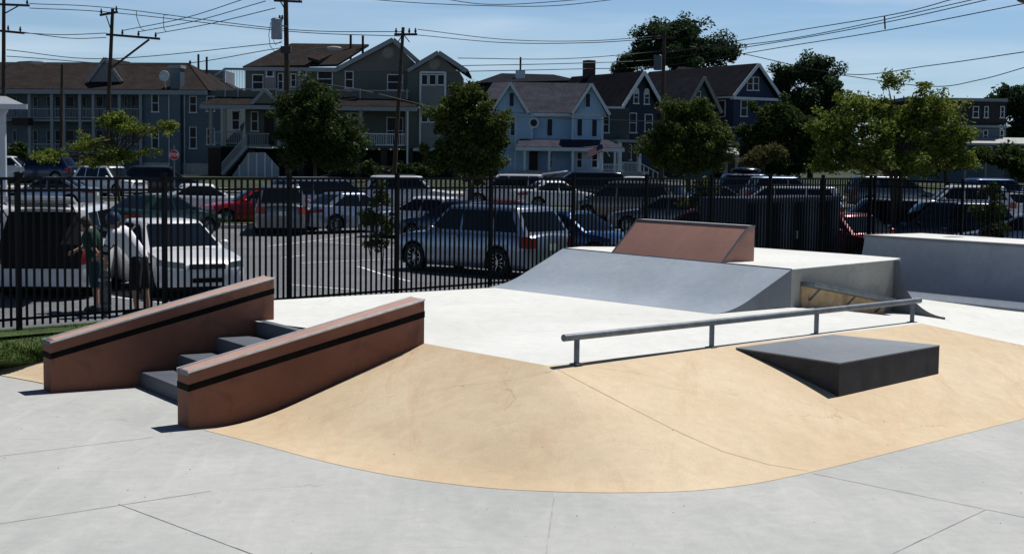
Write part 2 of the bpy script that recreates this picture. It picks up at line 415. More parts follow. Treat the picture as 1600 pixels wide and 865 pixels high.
# grass verge that carries the fence
rows = [[], [], [], [], []]
for k in range(56):
    i = -4 + k*.27; fp = Vector((-6.81+1.6*i, 20.25+1.765*i))
    s_ = (Vector((fp.x, fp.y, 0))-Vector((e0.x, e0.y, 0))).dot(ed)
    if s_ > -1.5: q = e0+ed*min(s_, 17.4); q = Vector((q.x+.02*0, q.y, deckz(q.x, q.y)-.03))
    else:
        q = Vector((fp.x+.74*.52, fp.y-.67*.52, .43))
    nrm = Vector((.74, -.67))
    rows[0].append(q - Vector((ed.y*-.0, 0, 0)))
    rows[1].append(Vector((fp.x+nrm.x*.5, fp.y+nrm.y*.5, .44))); rows[2].append(Vector((fp.x-nrm.x*.3, fp.y-nrm.y*.3, .43)))
    rows[3].append(Vector((fp.x-nrm.x*1.0, fp.y-nrm.y*1.0, .30))); rows[4].append(Vector((fp.x-nrm.x*1.9, fp.y-nrm.y*1.9, .06)))
verge = MB().grid(rows)
tag(verge.build('grass_verge', M_GRASS, smooth=True), kind='structure')
# lawn to the left of the left ledge, rising from the pad to the fence
lb = [G(-170, 584), G(-60, 585), G(0, 586.5), G(57, 597), G(84, 603)]
lt = [G(-170, 581, .01), G(-60, 580, .01), G(0, 577, .02), G(57, 567.5, .13), G(90, 558, .2)]
for k_ in (.9, 1.7, 2.6):
    p_ = Vector((A0.x, A0.y, 0))+NL*.36+DL*k_; lb.append(Vector((p_.x, p_.y, .75*k_/2.6-.06))); p_ = p_+NL*.4; lt.append(Vector((p_.x, p_.y, .75*k_/2.6-.03)))
p_ = Vector((A0.x, A0.y, 0))+DL*2.7+NL*.9; lb.append(Vector((p_.x, p_.y, .72))); lt.append(Vector((p_.x+.02, p_.y+.05, .73)))
rows = []
for j in range(9):
    t = j/8; rows.append([(a.lerp(b, t).x, a.lerp(b, t).y, .008+a.z+(b.z-a.z)*prof(t)) for a, b in zip(densify(lb, 4), densify(lt, 4))])
tag(MB().grid(rows).build('tan_bank', M_TAN, smooth=True), kind='structure')
rows = []
ltD = densify(lt, 4)
fl = []
for k in range(len(ltD)):
    i = -4.2 + 7.0*k/(len(ltD)-1); fl.append(Vector((-6.81+1.6*i, 20.25+1.765*i, .435)))
for j in range(9):
    t = j/8; rows.append([(a.lerp(b, t).x, a.lerp(b, t).y, a.z+.0+(b.z-a.z)*(t**.8)) for a, b in zip(ltD, fl)])
lawn = MB().grid(rows); tag(lawn.build('lawn', M_GRASS, smooth=True), kind='structure')
# blades on lawn
lbv = BVHTree.FromPolygons([Vector(v) for v in lawn.v], lawn.f)
bl = MB()
for _ in range(9000):
    a, b = random.random(), random.random(); k = a*(len(ltD)-1.001); i = int(k); p = ltD[i].lerp(ltD[i+1], k-i); q = fl[i].lerp(fl[i+1], k-i)
    c = p.lerp(q, b*1.02); hit = lbv.ray_cast(Vector((c.x, c.y, 3)), Vector((0,0,-1)))[0]
    if not hit: continue
    an = random.random()*PI; w = .008; h = random.uniform(.03, .07); dx, dy = math.cos(an)*w, math.sin(an)*w
    bl.add([(c.x-dx, c.y-dy, hit.z-.005), (c.x+dx, c.y+dy, hit.z-.005), (c.x+random.uniform(-.03,.03), c.y+random.uniform(-.03,.03), hit.z+h)], [(0,1,2)])
tag(bl.build('grass', leafmat('grass_blades', (.03,.06,.01), (.11,.17,.04))), kind='stuff')
# joints sawn in the concrete
def joint(p0, p1, surf=None, w=.012):
    mb = MB(); n = 24; L_ = []
    for i in range(n+1):
        px = p0[0]+(p1[0]-p0[0])*i/n; py = p0[1]+(p1[1]-p0[1])*i/n; L_.append((px, py))
    return L_
def strip_from(pts, w):
    out = []
    for i, p in enumerate(pts):
        d = pts[min(i+1, len(pts)-1)]-pts[max(i-1, 0)]; d.z = 0; d.normalize(); n = Vector((-d.y, d.x, 0))*w/2
        out.append((p-n, p+n))
    return out
M_JOINT = mat('joint_grey', (.36,.365,.36), .9, var=.3)  # plain grey for the joint strips, darker than the pad
M_JOINTT = mat('joint_tan', (.47,.355,.23), .9, var=.3)  # darker tan for the joint strip on the bank
jm = MB()
for a, b in (((-20,714),(240,682)),((-20,820),(330,766)),((185,786),(420,874)),((867,769),(851,885)),((1270,738.5),(1640,815)),((1540,795),(1370,875))):
    jm.grid(strip_from([G(x, y, .004) for x, y in joint(a, b)], .011))
tag(jm.build('pad_joint', M_JOINT), kind='structure')
jm = MB(); pts = []
ctrl = [(866,574),(930,608),(1000,644),(1070,679),(1130,705),(1200,725),(1276,738)]
for a, b in zip(ctrl, ctrl[1:]):
    for k in range(6):
        px, py = a[0]+(b[0]-a[0])*k/6, a[1]+(b[1]-a[1])*k/6
        h = bvh.ray_cast(CAM, ray(px, py).normalized())[0]
        if h: pts.append(h+Vector((0,0,.005)))
jm.grid(strip_from(pts, .007)); tag(jm.build('bank_joint', M_JOINTT), kind='structure')
sp = MB()
for _ in range(170):
    x, y = random.uniform(-7, 7), random.uniform(7.5, 17.5)
    r_ = random.uniform(.003, .008); h_ = bvh.ray_cast(Vector((x, y, 3)), Vector((0,0,-1)))[0]; z_ = max(.0, h_.z if h_ else 0)
    a_ = random.random()*PI; ca, sa = math.cos(a_), math.sin(a_); v_ = [(-1,-.5,0),(1,-.6,0),(.8,.6,0),(-.9,.5,0),(0,0,.6)]
    sp.add([(x+(p[0]*ca-p[1]*sa)*r_, y+(p[0]*sa+p[1]*ca)*r_, z_+.002+p[2]*r_) for p in v_], [(0,1,4),(1,2,4),(2,3,4),(3,0,4)])
tag(sp.build('debris', mat('debris', (.13,.11,.08), .9, var=.5, scale=3)), kind='stuff')
# ------------------------------------------------------------------ stair ledges (hubbas)
def ledge(label, O, length, za, zb, zb_floor):
    t = thing('stair_ledge', label, 'skate ledge', (O.x, O.y, 0), math.atan2(DL.y, DL.x), 'ledges either side of the stairs')
    W = .34
    def side(z0a, z0b, z1a, z1b, y0, y1, x0=0, x1=length):
        return MB().prism([(x0,y0,z0a),(x1,y0,z0b),(x1,y0,z1b),(x0,y0,z1a)], (0, y1-y0, 0))
    b = side(-.06, -.06, za-.012, zb-.012, 0, W); b.build('body', M_BRICK, t, bevel=.008)
    bd_ = side(za-.215, zb-.215, za-.142, zb-.142, -.003, W+.003, -.003, length+.003); bd_.build('painted_band', M_BAND, t)
    c = MB()
    for y0, y1 in ((-.006, .028), (W-.028, W+.006)):
        c.prism([(-.006,y0,za-.012),(length+.006,y0,zb-.012),(length+.006,y0,zb),(-.006,y0,za)], (0, y1-y0, 0))
    for y0 in (-.006, W+.001):
        c.prism([(-.006,y0,za-.020),(length+.006,y0,zb-.020),(length+.006,y0,zb-.0125),(-.006,y0,za-.0125)], (0, .005, 0))
    c.build('steel_coping', M_COPE, t, bevel=.002)
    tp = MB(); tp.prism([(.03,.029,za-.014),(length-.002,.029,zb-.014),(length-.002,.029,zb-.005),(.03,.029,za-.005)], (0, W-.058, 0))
    tp.build('top_face', M_BRICKLIT, t)
    e = MB()
    e.bb(-.0065, .03, .029, W-.029, za-.012, za-.002); e.bb(-.0085, -.001, -.004, W+.004, za-.05, za-.013)
    e.build('end_trim', M_STEEL, t)
    return t
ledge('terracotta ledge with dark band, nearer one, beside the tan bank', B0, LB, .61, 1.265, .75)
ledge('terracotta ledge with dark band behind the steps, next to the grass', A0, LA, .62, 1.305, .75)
# stairs
st = thing('staircase', 'four grey concrete steps between the two terracotta ledges', 'stairs', (A0.x, A0.y, 0), math.atan2(DL.y, DL.x))
gap = (Vector((A0.x, A0.y, 0))-Vector((B0.x, B0.y, 0))).dot(NL)-.34
x_r = [1.09, 1.58, 2.09, 2.64]
for i, x in enumerate(x_r):
    x1 = x_r[i+1] if i < 3 else 2.76
    z1 = .1875*(i+1) - (0 if i < 3 else -.003)
    MB().bb(x, x1-(.001 if i < 3 else 0), -gap-.002, -.002, -.05 if i == 0 else .1875*i-.18, z1).build('step', M_STEP, st, bevel=.012)
# ------------------------------------------------------------------ flat rail
rp = [Gd(900.8, 567.8), Gd(1112.4, 541.8), Gd(1284, 522.5), Gd(1425, 503)]
ra = at(872, 527, 1); 
rz_ = math.atan2(rp[3].y-rp[0].y, rp[3].x-rp[0].x); O = rp[0]
rail = thing('grind_rail', 'round galvanised grind rail on four short posts', 'grind rail', (O.x, O.y, .75), rz_)
Lr = math.hypot(rp[3].x-O.x, rp[3].y-O.y)
MB().tube([(-.20,0,.285),(Lr+.18,0,.285)], .038, 20).build('top_tube', M_STEEL, rail, smooth=True)
for s_ in (0, 1, 2, 3):
    p = rp[s_]; x = math.hypot(p.x-O.x, p.y-O.y)
    MB().bb(x-.018, x+.018, -.025, .025, -.32, .26).build('post', M_STEEL, rail, bevel=.004)
    MB().bb(x-.06, x+.06, -.05, .05, 0, .006).build('base_plate', M_STEEL, rail)
# ------------------------------------------------------------------ slate kicker slab
def onbank(px, py): return bvh.ray_cast(CAM, ray(px, py).normalized())[0]
k1 = onbank(1150, 545.5)+Vector((0,0,.012)); k2 = G(1301, 523.5, .745); k3 = G(1468, 540, .71); k4 = G(1312, 568, .70)
kt = thing('kicker_slab', 'wide slate grey slab with charcoal sides jutting over the tan bank', 'skate ramp', (k4.x, k4.y, 0))
o = Vector((k4.x, k4.y, 0))
L1 = [k1-o, k2-o, k3-o, k4-o]
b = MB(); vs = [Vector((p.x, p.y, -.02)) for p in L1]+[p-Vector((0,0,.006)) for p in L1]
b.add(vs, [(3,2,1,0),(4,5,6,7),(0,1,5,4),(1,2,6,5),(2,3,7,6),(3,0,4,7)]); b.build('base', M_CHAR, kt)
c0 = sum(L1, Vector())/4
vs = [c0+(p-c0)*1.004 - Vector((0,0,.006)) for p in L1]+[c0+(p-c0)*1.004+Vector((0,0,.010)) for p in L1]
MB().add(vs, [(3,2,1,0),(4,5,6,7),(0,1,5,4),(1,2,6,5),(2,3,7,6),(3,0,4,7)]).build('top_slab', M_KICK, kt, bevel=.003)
# ------------------------------------------------------------------ bank ramp and platform
ZP = 1.31
Pbl, Pbr = G(763, 448, .75), G(1116, 490.5, .75)
W0 = G(1237, 421, ZP); TL = G(880, 388, ZP); W1 = G(1397, 406, ZP)
BK = [G(909, 385.5, ZP), G(1180, 387, ZP), G(1345, 398.5, ZP), G(1407, 403.5, ZP)]
o = Vector((W0.x, W0.y, 0))
pt = thing('skate_platform', 'raised concrete platform with blue grey bank ramp and small quarter pipe', 'skate platform', o)
rows = []
NS = 16
def rprof(t):
    r = .45; k = 1/(1-r/2); return k*t*t/(2*r) if t < r else k*(t-r/2)
cols = 10
sideR = []; 
for j in range(NS+1):
    t = j/NS; r = []
    for i in range(cols+1):
        a = Pbl.lerp(Pbr, i/cols); b_ = TL.lerp(W0, i/cols); p = a.lerp(b_, t)
        z0 = deckz(a.x, a.y); r.append(Vector((p.x, p.y, z0+.003+(ZP-z0)*rprof(t)))-o)
    rows.append(r); 
MB().grid(rows).build('bank_face', M_BLUE, pt, smooth=True)
for idx in (0, cols):
    sm = MB(); pr = [r[idx] for r in rows]; m_ = len(pr)
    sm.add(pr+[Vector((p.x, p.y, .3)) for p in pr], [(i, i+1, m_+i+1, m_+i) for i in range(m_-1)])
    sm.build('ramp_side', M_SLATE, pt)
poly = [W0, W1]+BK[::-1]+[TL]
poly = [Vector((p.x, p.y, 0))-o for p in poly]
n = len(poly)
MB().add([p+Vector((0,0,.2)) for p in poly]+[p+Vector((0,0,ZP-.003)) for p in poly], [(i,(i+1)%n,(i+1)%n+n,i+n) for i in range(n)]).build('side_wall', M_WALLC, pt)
MB().add([p+Vector((0,0,ZP-.006)) for p in poly]+[p+Vector((0,0,ZP+.004)) for p in poly], [tuple(range(n,2*n)), tuple(range(n-1,-1,-1))]+[(i,(i+1)%n,(i+1)%n+n,i+n) for i in range(n)]).build('platform_top', M_DECK, pt)
MB().tube([TL-o+Vector((0,0,.0)), W0-o+Vector((0,0,.0))], .014, 8).build('coping', M_STEEL, pt, smooth=True)
# small quarter pipe at the far right end
wd = (W1-W0); wd.z = 0; wd.normalize()
foot = G(1477, 496, .45); run = (Vector((foot.x, foot.y, 0))-Vector((W1.x, W1.y, 0))); 
rl = run.length; rd = run.normalized(); back = (Vector((BK[2].x, BK[2].y, 0))-Vector((W1.x, W1.y, 0)))
back = Vector((-.63, .78, 0))*1.6
prf = [(0, ZP-.002), (.12, ZP-.002)]
for k in range(1, 15):
    a = (PI/2)*.92*k/14 + PI/2*.08
    prf.append((.12+(rl-.12)*(1-math.cos(a))/(1), ZP-(ZP-.455)*math.sin(a)))
prf.append((rl, .25)); prf.append((0, .25))
P3 = [Vector((W1.x, W1.y, 0))-o+rd*x+Vector((0,0,z)) for x, z in prf]
MB().prism(P3, back).build('quarter_pipe', M_SLATE, pt)
# brown wedge on the platform
f1 = G(956.7, 394.5, ZP+.004); f2 = G(1128.5, 410, ZP+.004); rb = G(1178, 408, ZP+.004)
dv = rb-f2; fv = f2-f1
wt = thing('wedge_box', 'terracotta wedge with steel edges standing on the platform', 'skate wedge', (f2.x, f2.y, ZP+.004))
zt = .56
a_ = [Vector((0,0,0)), dv*.80+Vector((0,0,zt)), dv+Vector((0,0,zt)), dv.copy()]
MB().prism([p - fv for p in a_], fv).build('body', M_WEDGE, wt, bevel=.004)
e = MB()
for off in (Vector(), -fv):
    p0 = a_[0]+off; p1 = a_[1]+off
    e.bar(p0+Vector((0,0,.004)), p1, .035, .012)
e.bar(a_[1]-fv, a_[1], .035, .02); e.bar(a_[1], a_[2], .03, .02); e.bar(a_[1]-fv, a_[2]-fv, .03, .02)
e.build('steel_edge', M_STEEL, wt)
nb = Vector((dv.x, dv.y, 0))
MB().prism([a_[1]-fv+Vector((0,0,.002)), a_[1]+Vector((0,0,.002)), a_[2]+Vector((0,0,.002)), a_[2]-fv+Vector((0,0,.002))], (0,0,.006)).build('top_cap', M_DECK, wt)
# sloping steel ledge on the platform wall
outw = Vector((wd.y, -wd.x, 0))
def onwall(px, py, off=0):
    # intersect with wall plane
    d = ray(px, py); nrm = outw; p0 = Vector((W0.x, W0.y, 0))+outw*off
    t = (p0-CAM).dot(nrm)/d.dot(nrm); return CAM+d*t
la, lb_ = onwall(1262, 440, .12), onwall(1390, 466, .12)
lt_ = thing('wall_ledge', 'sloping steel edged ledge bracketed to the platform wall', 'skate ledge', (la.x, la.y, 0))
oo = Vector((la.x, la.y, 0))
MB().prism([la-oo-outw*.12, la-oo+outw*.12, la-oo+outw*.12-Vector((0,0,.07)), la-oo-outw*.12-Vector((0,0,.07))], lb_-la).build('angle_plate', M_STEEL, lt_, bevel=.004)
MB().prism([la-oo-outw*.118-Vector((0,0,.07)), la-oo-outw*.09-Vector((0,0,.07)), la-oo-outw*.09-Vector((0,0,.42)), la-oo-outw*.118-Vector((0,0,.42))], lb_-la+Vector((0,0,.02))).build('back_board', mat('sandy_board', (.40,.28,.16), .8, var=.25, scale=5), lt_)
for k in (.08, .5, .88):
    p = la.lerp(lb_, k)-oo
    q_ = MB(); q_.bar(p+outw*.09-Vector((0,0,.085)), p-outw*.08-Vector((0,0,.26)), .03); q_.build('bracket', M_STEEL, lt_)
# ------------------------------------------------------------------ big quarter pipe
cR = G(1600, 383, 1.5); cL = G(1351, 367.5, 1.5); qd = (cR-cL); qd.z = 0; ql = qd.length; qd.normalize(); qn = Vector((qd.y, -qd.x, 0))
if qn.x > 0: qn = -qn
qt = thing('quarter_pipe', 'big blue grey quarter pipe with pale deck by the right fence', 'quarter pipe', (cL.x, cL.y, 0))
prf = [(-1.7, 1.5), (0, 1.5)]
R_ = 1.15
A_E = math.radians(52)
for k in range(0, 19):
    a = A_E*k/18; prf.append((R_*(1-math.cos(a))/(1-math.cos(A_E))*.6, 1.5-(1.5-.452)*math.sin(a)/math.sin(A_E)))
prf += [(R_*.6, .2), (-1.7, .2)]
base = [qn*x+Vector((0,0,z)) for x, z in prf]
MB().prism(base, qd*(ql+5)).build('ramp_body', M_BIGQ, qt, smooth=True)
MB().prism([qn*(-1.7)+Vector((0,0,1.502)), qn*(.0)+Vector((0,0,1.502)), qn*(.0)+Vector((0,0,1.512)), qn*(-1.7)+Vector((0,0,1.512))], qd*(ql+5)).build('deck', M_DECK, qt)
MB().tube([qn*.012+Vector((0,0,1.49)), qn*.012+Vector((0,0,1.49))+qd*(ql+5)], .03, 12).build('coping', M_SLATE, qt, smooth=True)
# ------------------------------------------------------------------ fence
def fence(label, posts, zs, Hf, inner=19):
    t = thing('metal_fence', label, 'fence', (posts[0].x, posts[0].y, zs[0]))
    o = Vector((posts[0].x, posts[0].y, zs[0]))
    for i, (p, z) in enumerate(zip(posts, zs)):
        q = Vector((p.x, p.y, z))-o; an = math.atan2(posts[1].y-posts[0].y, posts[1].x-posts[0].x)
        m = MB(); m.box((q.x, q.y, q.z+Hf/2-.1), (.064, .064, Hf+.25), an); m.build('post', M_BLACK, t)
        m = MB(); m.box((q.x, q.y, q.z+Hf+.035), (.08, .08, .02), an); m.box((q.x, q.y, q.z+Hf+.05), (.05, .05, .02), an); m.build('post_cap', M_BLACK, t)
        if i < len(posts)-1:
            p2 = posts[i+1]; q2 = Vector((p2.x, p2.y, zs[i+1]))-o; m = MB()
            for k in range(1, inner+1):
                c = q.lerp(q2, k/(inner+1)); m.box((c.x, c.y, c.z+Hf/2+.02), (.027, .027, Hf-.08), an)
            for h, hh in ((Hf-.035, .04), (Hf-.20, .035), (.16, .035)):
                m.bar(q+Vector((0,0,h)), q2+Vector((0,0,h)), .034, hh)
            m.build('panel', M_BLACK, t)
    return t
fence('long black picket fence running from the grass past the parked cars', FENCE, [.43]*len(FENCE), 2.13)
P10 = FENCE[-1]; ndir = Vector((.74, -.67)).normalized()
fence('black picket fence section turned behind the big quarter pipe', [P10+ndir*(.12+2.38*k) for k in range(0, 5)], [.42-.055*k for k in range(5)], 2.13)
# short inner fence / navy ribbed box behind the fence
c1 = at(1165, 380, 36.3); c2 = at(1311, 380, 40.6)
dd = Vector((c2.x-c1.x, c2.y-c1.y, 0)); Lc = dd.length; nz = thing('storage_box', 'navy ribbed metal storage box behind the fence', 'storage box', (c1.x, c1.y, g(38)), math.atan2(dd.y, dd.x))
HB = 1.98
m = MB(); m.bb(0, Lc, 0, 1.3, 0, HB-.06); m.build('shell', M_NAVY, nz)
m = MB()
k = .08
while k < Lc-.05: m.bb(k, k+.06, -.03, .0, .08, HB-.12); k += .17
m.build('rib', M_NAVY, nz)
m = MB(); m.bb(-.05, Lc+.05, -.06, 1.35, HB-.06, HB); m.build('lid', M_NAVY, nz)
m = MB(); m.bb(Lc*.48, Lc*.52, -.05, -.031, .9, 1.1); m.build('latch', M_STEEL, nz)
# ------------------------------------------------------------------ vehicles
SPEC = {
 'sedan':   dict(L=4.6, W=1.79, H=1.47, wr=.325, wb=(1.42,-1.28), belt=.95, sh=[(-2.3,.86),(-2.15,.99),(-1.4,1.0),(0,.96),(.95,.93),(1.5,.87),(2.1,.76),(2.3,.62)], gh=(1.12,.30,-.85,-1.72), rw=.70),
 'suv':     dict(L=4.7, W=1.86, H=1.73, wr=.36, wb=(1.48,-1.38), belt=1.07, sh=[(-2.35,.98),(-2.2,1.07),(0,1.06),(1.0,1.04),(1.6,1.0),(2.15,.90),(2.35,.72)], gh=(1.20,.50,-1.80,-2.22), rw=.76),
 'minivan': dict(L=5.0, W=1.94, H=1.76, wr=.34, wb=(1.62,-1.42), belt=1.05, sh=[(-2.5,.98),(-2.35,1.05),(0,1.05),(1.3,1.02),(1.9,.94),(2.35,.82),(2.5,.66)], gh=(1.72,.75,-2.1,-2.40), rw=.78),
}
def interp(T, x):
    if x <= T[0][0]: return T[0][1]
    for (a, za), (b, zb) in zip(T, T[1:]):
        if x <= b: return za+(zb-za)*(x-a)/(b-a)
    return T[-1][1]
def car_meshes(kind):
    S = SPEC[kind]; L, W, H = S['L'], S['W'], S['H']; hw = W/2; out = {}
    xs = set(np.round(np.linspace(-L/2, L/2, 24), 3)); ar = S['wr']+.055
    for xw in S['wb']:
        for k in range(13): xs.add(round(xw+ar*math.cos(PI*k/12), 3))
    xs |= {round(L/2-.03,3), round(L/2-.1,3), round(-L/2+.03,3), round(-L/2+.1,3), round(L/2-.22,3)}
    xs = sorted(xs); rows = []
    for x in xs:
        e = max(0, (abs(x)-(L/2-.55))/.55); w = hw*(1-.24*e**2.2 - (.05 if e >= 1 else 0)); zs = interp(S['sh'], x)
        zb = .21+.05*e; zt = zs - (.05 if e >= .999 else 0)
        za = 0
        for xw in S['wb']:
            if abs(x-xw) < ar: za = max(za, S['wr']+math.sqrt(ar*ar-(x-xw)**2))
        wl = 1.0 if za > zb else .94
        z0 = max(zb, za); z1 = max(zb+.13, za+.02); z2 = max((zb+zs)/2, za+.035); z3 = max(zs-.12, z2+.02)
        rows.append([(x, w*wl, z0), (x, w*.99, z1), (x, w*1.0, z2), (x, w*.985, z3), (x, w*.94, zt-.02), (x, w*.80, zt+.012), (x, w*.4, zt+.04), (x, 0, zt+.05)])
    full = [r + [(x, -y, z) for (x, y, z) in r[-2::-1]] for r in rows]
    b = MB().grid(full); n = len(full[0])
    b.add(full[0], [tuple(range(n))]); b.add(full[-1], [tuple(range(n-1, -1, -1))])
    out['body'] = b.mesh('body', smooth=True, ang=.5)
    # cabin
    bf, rf, rr, br = S['gh']; bz = S['belt']-.05; wr_ = hw*S['rw']; wb_ = hw*.93; zr = H-.07
    def ringf(t, ins=0, z=None, off=0):
        xf = bf+(rf-bf)*t-ins+off; xr = br+(rr-br)*t+ins-off; h_ = wb_+(wr_-wb_)*t-ins*.9+off
        zz = bz+(zr-bz)*t if z is None else z; p = []
        for v in np.linspace(-1, 1, 9): p.append((xf+.12*(1-v*v)-.10*max(0, abs(v)-.85)/.15*.6, v*h_*(1 if abs(v) < .99 else .985), zz))
        for v in np.linspace(0, 1, 7)[1:-1]: p.append((xf+(xr-xf)*v, h_*(1+.012*math.sin(PI*v)), zz))
        for v in np.linspace(1, -1, 9): p.append((xr-.08*(1-v*v), v*h_, zz))
        for v in np.linspace(0, 1, 7)[1:-1]: p.append((xr+(xf-xr)*v, -h_*(1+.012*math.sin(PI*v)), zz))
        return p
    rg = [ringf(t) for t in np.linspace(0, 1, 6)]+[ringf(1, .035, H-.035), ringf(1, .11, H-.012), ringf(1, .4, H)]
    rg = [r+[r[0]] for r in rg]; b = MB().grid(rg); b.add(rg[-1][:-1], [tuple(range(len(rg[-1])-1))])
    out['cabin'] = b.mesh('cabin', smooth=True, ang=.55)
    def hwt(t): return wb_+(wr_-wb_)*t
    def panel(fn, t0, t1, v0, v1, nt=4, nv=8):
        return MB().grid([[fn(t, v) for v in np.linspace(v0, v1, nv)] for t in np.linspace(t0, t1, nt)])
    zf = lambda t: bz+(zr-bz)*t
    wf = panel(lambda t, v: (bf+(rf-bf)*t+.12*(1-v*v)+.012, v*hwt(t), zf(t)+.004), .14, .97, -.88, .88)
    out['windshield'] = wf.mesh('windshield', smooth=True)
    rv = .9 if kind != 'sedan' else .96
    wr2 = panel(lambda t, v: (br+(rr-br)*t-.08*(1-v*v)-.012, v*hwt(t), zf(t)+.004), .2, rv, -.84, .84)
    out['rear_window'] = wr2.mesh('rear_window', smooth=True)
    def xf_(t): return bf+(rf-bf)*t
    def xr_(t): return br+(rr-br)*t
    divs = {'sedan': [-.12], 'suv': [-.1, -1.15], 'minivan': [.25, -1.0]}[kind]
    def sidewin(sgn, a, b_):
        rws = []
        for t in np.linspace(.14, .93, 5):
            hi = (xf_(t)-.16) if a is None else a-.035; lo = (xr_(t)+.20) if b_ is None else b_+.035
            r = []
            for k in range(5):
                x = lo+(hi-lo)*k/4; v = (xf_(t)-x)/(xf_(t)-xr_(t)); r.append((x, sgn*(hwt(t)*(1+.012*math.sin(PI*v))+.006), zf(t)))
            rws.append(r)
        return MB().grid(rws).mesh('side_window', smooth=True)
    seq = [None]+divs+[None]
    out['sides'] = [sidewin(sg, a, b_) for sg in (-1, 1) for a, b_ in zip(seq, seq[1:])]
    u = MB(); u.bb(-L/2+.15, L/2-.15, -hw+.30, hw-.30, .17, .7)
    for xw in (0,): u.bb(S['wb'][1]+ar, S['wb'][0]-ar, -hw+.06, hw-.06, .2, .5)
    out['underbody'] = u.mesh('underbody')
    # wheels: origin at hub centre, axle along y, outer face toward -y
    r = S['wr']
    t = MB().lathe([(r*.62,-.10),(r*.70,-.115),(r*.95,-.11),(r,-.08),(r,.08),(r*.95,.11),(r*.6,.11)], 28, 'Y'); out['tyre'] = t.mesh('tyre', smooth=True)
    t = MB().lathe([(r*.64,-.105),(r*.60,-.09),(r*.58,-.04),(.0,-.035)], 28, 'Y')
    out['rim_back'] = MB().lathe([(r*.63,-.03),(0,-.03)], 20, 'Y').mesh('brake_disc')
    t = MB().lathe([(r*.66,-.112),(r*.62,-.116),(r*.58,-.10),(r*.57,-.03)], 28, 'Y')
    for k in range(10):
        a = 2*PI*k/10; c, s_ = math.cos(a), math.sin(a)
        t.bar((c*r*.08, -.085, s_*r*.08), (c*r*.60, -.10, s_*r*.60), .045, .022)
    t.lathe([(0,-.112),(r*.16,-.105),(r*.17,-.07)], 14, 'Y'); out['rim'] = t.mesh('rim', smooth=True)
    # lamps
    fx_, rx_ = L/2, -L/2; hz = {'sedan': .66, 'suv': .80, 'minivan': .74}[kind]
    def lamp(sgn, front):
        rws = []
        for z in (hz-.06, hz, hz+.06):
            rr_ = []
            for k in range(8):
                if front: yy = .50+(.985-.50)*k/7
                else: yy = .62+(.995-.62)*k/7
                ax = (L/2) ; 
                # follow plan curvature: find |x| whose w gives y
                e = 0 if yy*hw > hw else 0
                w_ = yy*hw
                lim = hw*.76
                xx = L/2 if w_ <= hw*.71 else L/2-.55+.55*min(1, max(0, (1-w_/hw)/.24)**(1/2.2))
                xx = min(xx, L/2-.0)
                zz = z+(.05 if not front else .0) + (k/7)*.05
                rr_.append(((xx+.006) if front else -(xx+.006), sgn*(w_+.006), zz + (0 if front else .06)))
            rws.append(rr_)
        return MB().grid(rws)
    out['head'] = [lamp(s_, True).mesh('headlight', smooth=True) for s_ in (-1, 1)]
    tl = []
    for s_ in (-1, 1):
        if kind == 'sedan': tl.append(lamp(s_, False).mesh('tail_light', smooth=True))
        else:
            m_ = MB(); z0, z1 = hz-.06, hz+.20
            rws = []
            for z in (z0, (z0+z1)/2, z1):
                rws.append([(rx_+.006-.0-.02+ (0 if k == 0 else .0) + kx, s_*(yy), z) for k, (kx, yy) in enumerate(((.0, hw*.62), (-.0, hw*.765), (.17, hw*.905), (.31, hw*.972)))])
            tl.append(m_.grid(rws).mesh('tail_light', smooth=True))
    out['tail'] = tl
    m_ = MB(); m_.bb(L/2-.02, L/2+.008, -.36, .36, hz-.07, hz+.03); out['grille'] = m_.mesh('grille')
    m_ = MB()
    for k in range(3): m_.bb(L/2+.0085, L/2+.018, -.37, .37, hz-.062+.034*k, hz-.050+.034*k)
    m_.ball((L/2+.014, 0, hz-.015), .05, .3, 1.2, .9, 12, 6); out['slats'] = m_.mesh('grille_bar')
    m_ = MB(); m_.bb(L/2-.04, L/2+.007, -.30, .30, .33, .42); out['intake'] = m_.mesh('air_intake')
    m_ = MB(); m_.bb(rx_-.014, rx_+.01, -.155, .155, hz-.12 if kind != 'sedan' else hz-.05, hz+.03 if kind != 'sedan' else hz+.1); out['plate'] = m_.mesh('number_plate')
    out['mirrors'] = []
    for s_ in (-1, 1):
        m_ = MB(); m_.ball((xf_(0)-.42, s_*(hw+.05), S['belt']+.05), .1, .75, 1.05, .7); out['mirrors'].append(m_.mesh('door_mirror', smooth=True))
    hs = []
    for s_ in (-1, 1):
        for x in ((.0, -1.05) if kind == 'sedan' else (.05, -1.0)):
            m_ = MB(); m_.bb(x-.1, x+.1, s_*(hw*.985)-.02, s_*(hw*.985)+.025, S['belt']-.14, S['belt']-.11); hs.append(m_.mesh('door_handle'))
    out['handles'] = hs
    dm = MB()
    for s_ in (-1, 1):
        for x in ((.93, -.12, -1.1) if kind == 'sedan' else (1.0, -.1, -1.0)):
            dm.bb(x-.006, x+.006, s_*hw*.985-.012, s_*hw*.985+.017, .42, S['belt']-.10)
    out['seams'] = dm.mesh('door_seam')
    if kind != 'sedan':
        out['rack'] = []
        for s_ in (-1, 1):
            m_ = MB(); m_.tube([(rf-.2, s_*wr_*.86, H-.03), (rf-.3, s_*wr_*.86, H+.035), (rr+.25, s_*wr_*.86, H+.035), (rr+.15, s_*wr_*.86, H-.03)], .014, 6)
            out['rack'].append(m_.mesh('roof_rail', smooth=True))
    return out
CM = {k: car_meshes(k) for k in SPEC}
def paint(name, col, metal=.35, rough=.28): return mat('paint_'+name, col, rough, metal, var=.03, coat=.7, spec=.5)
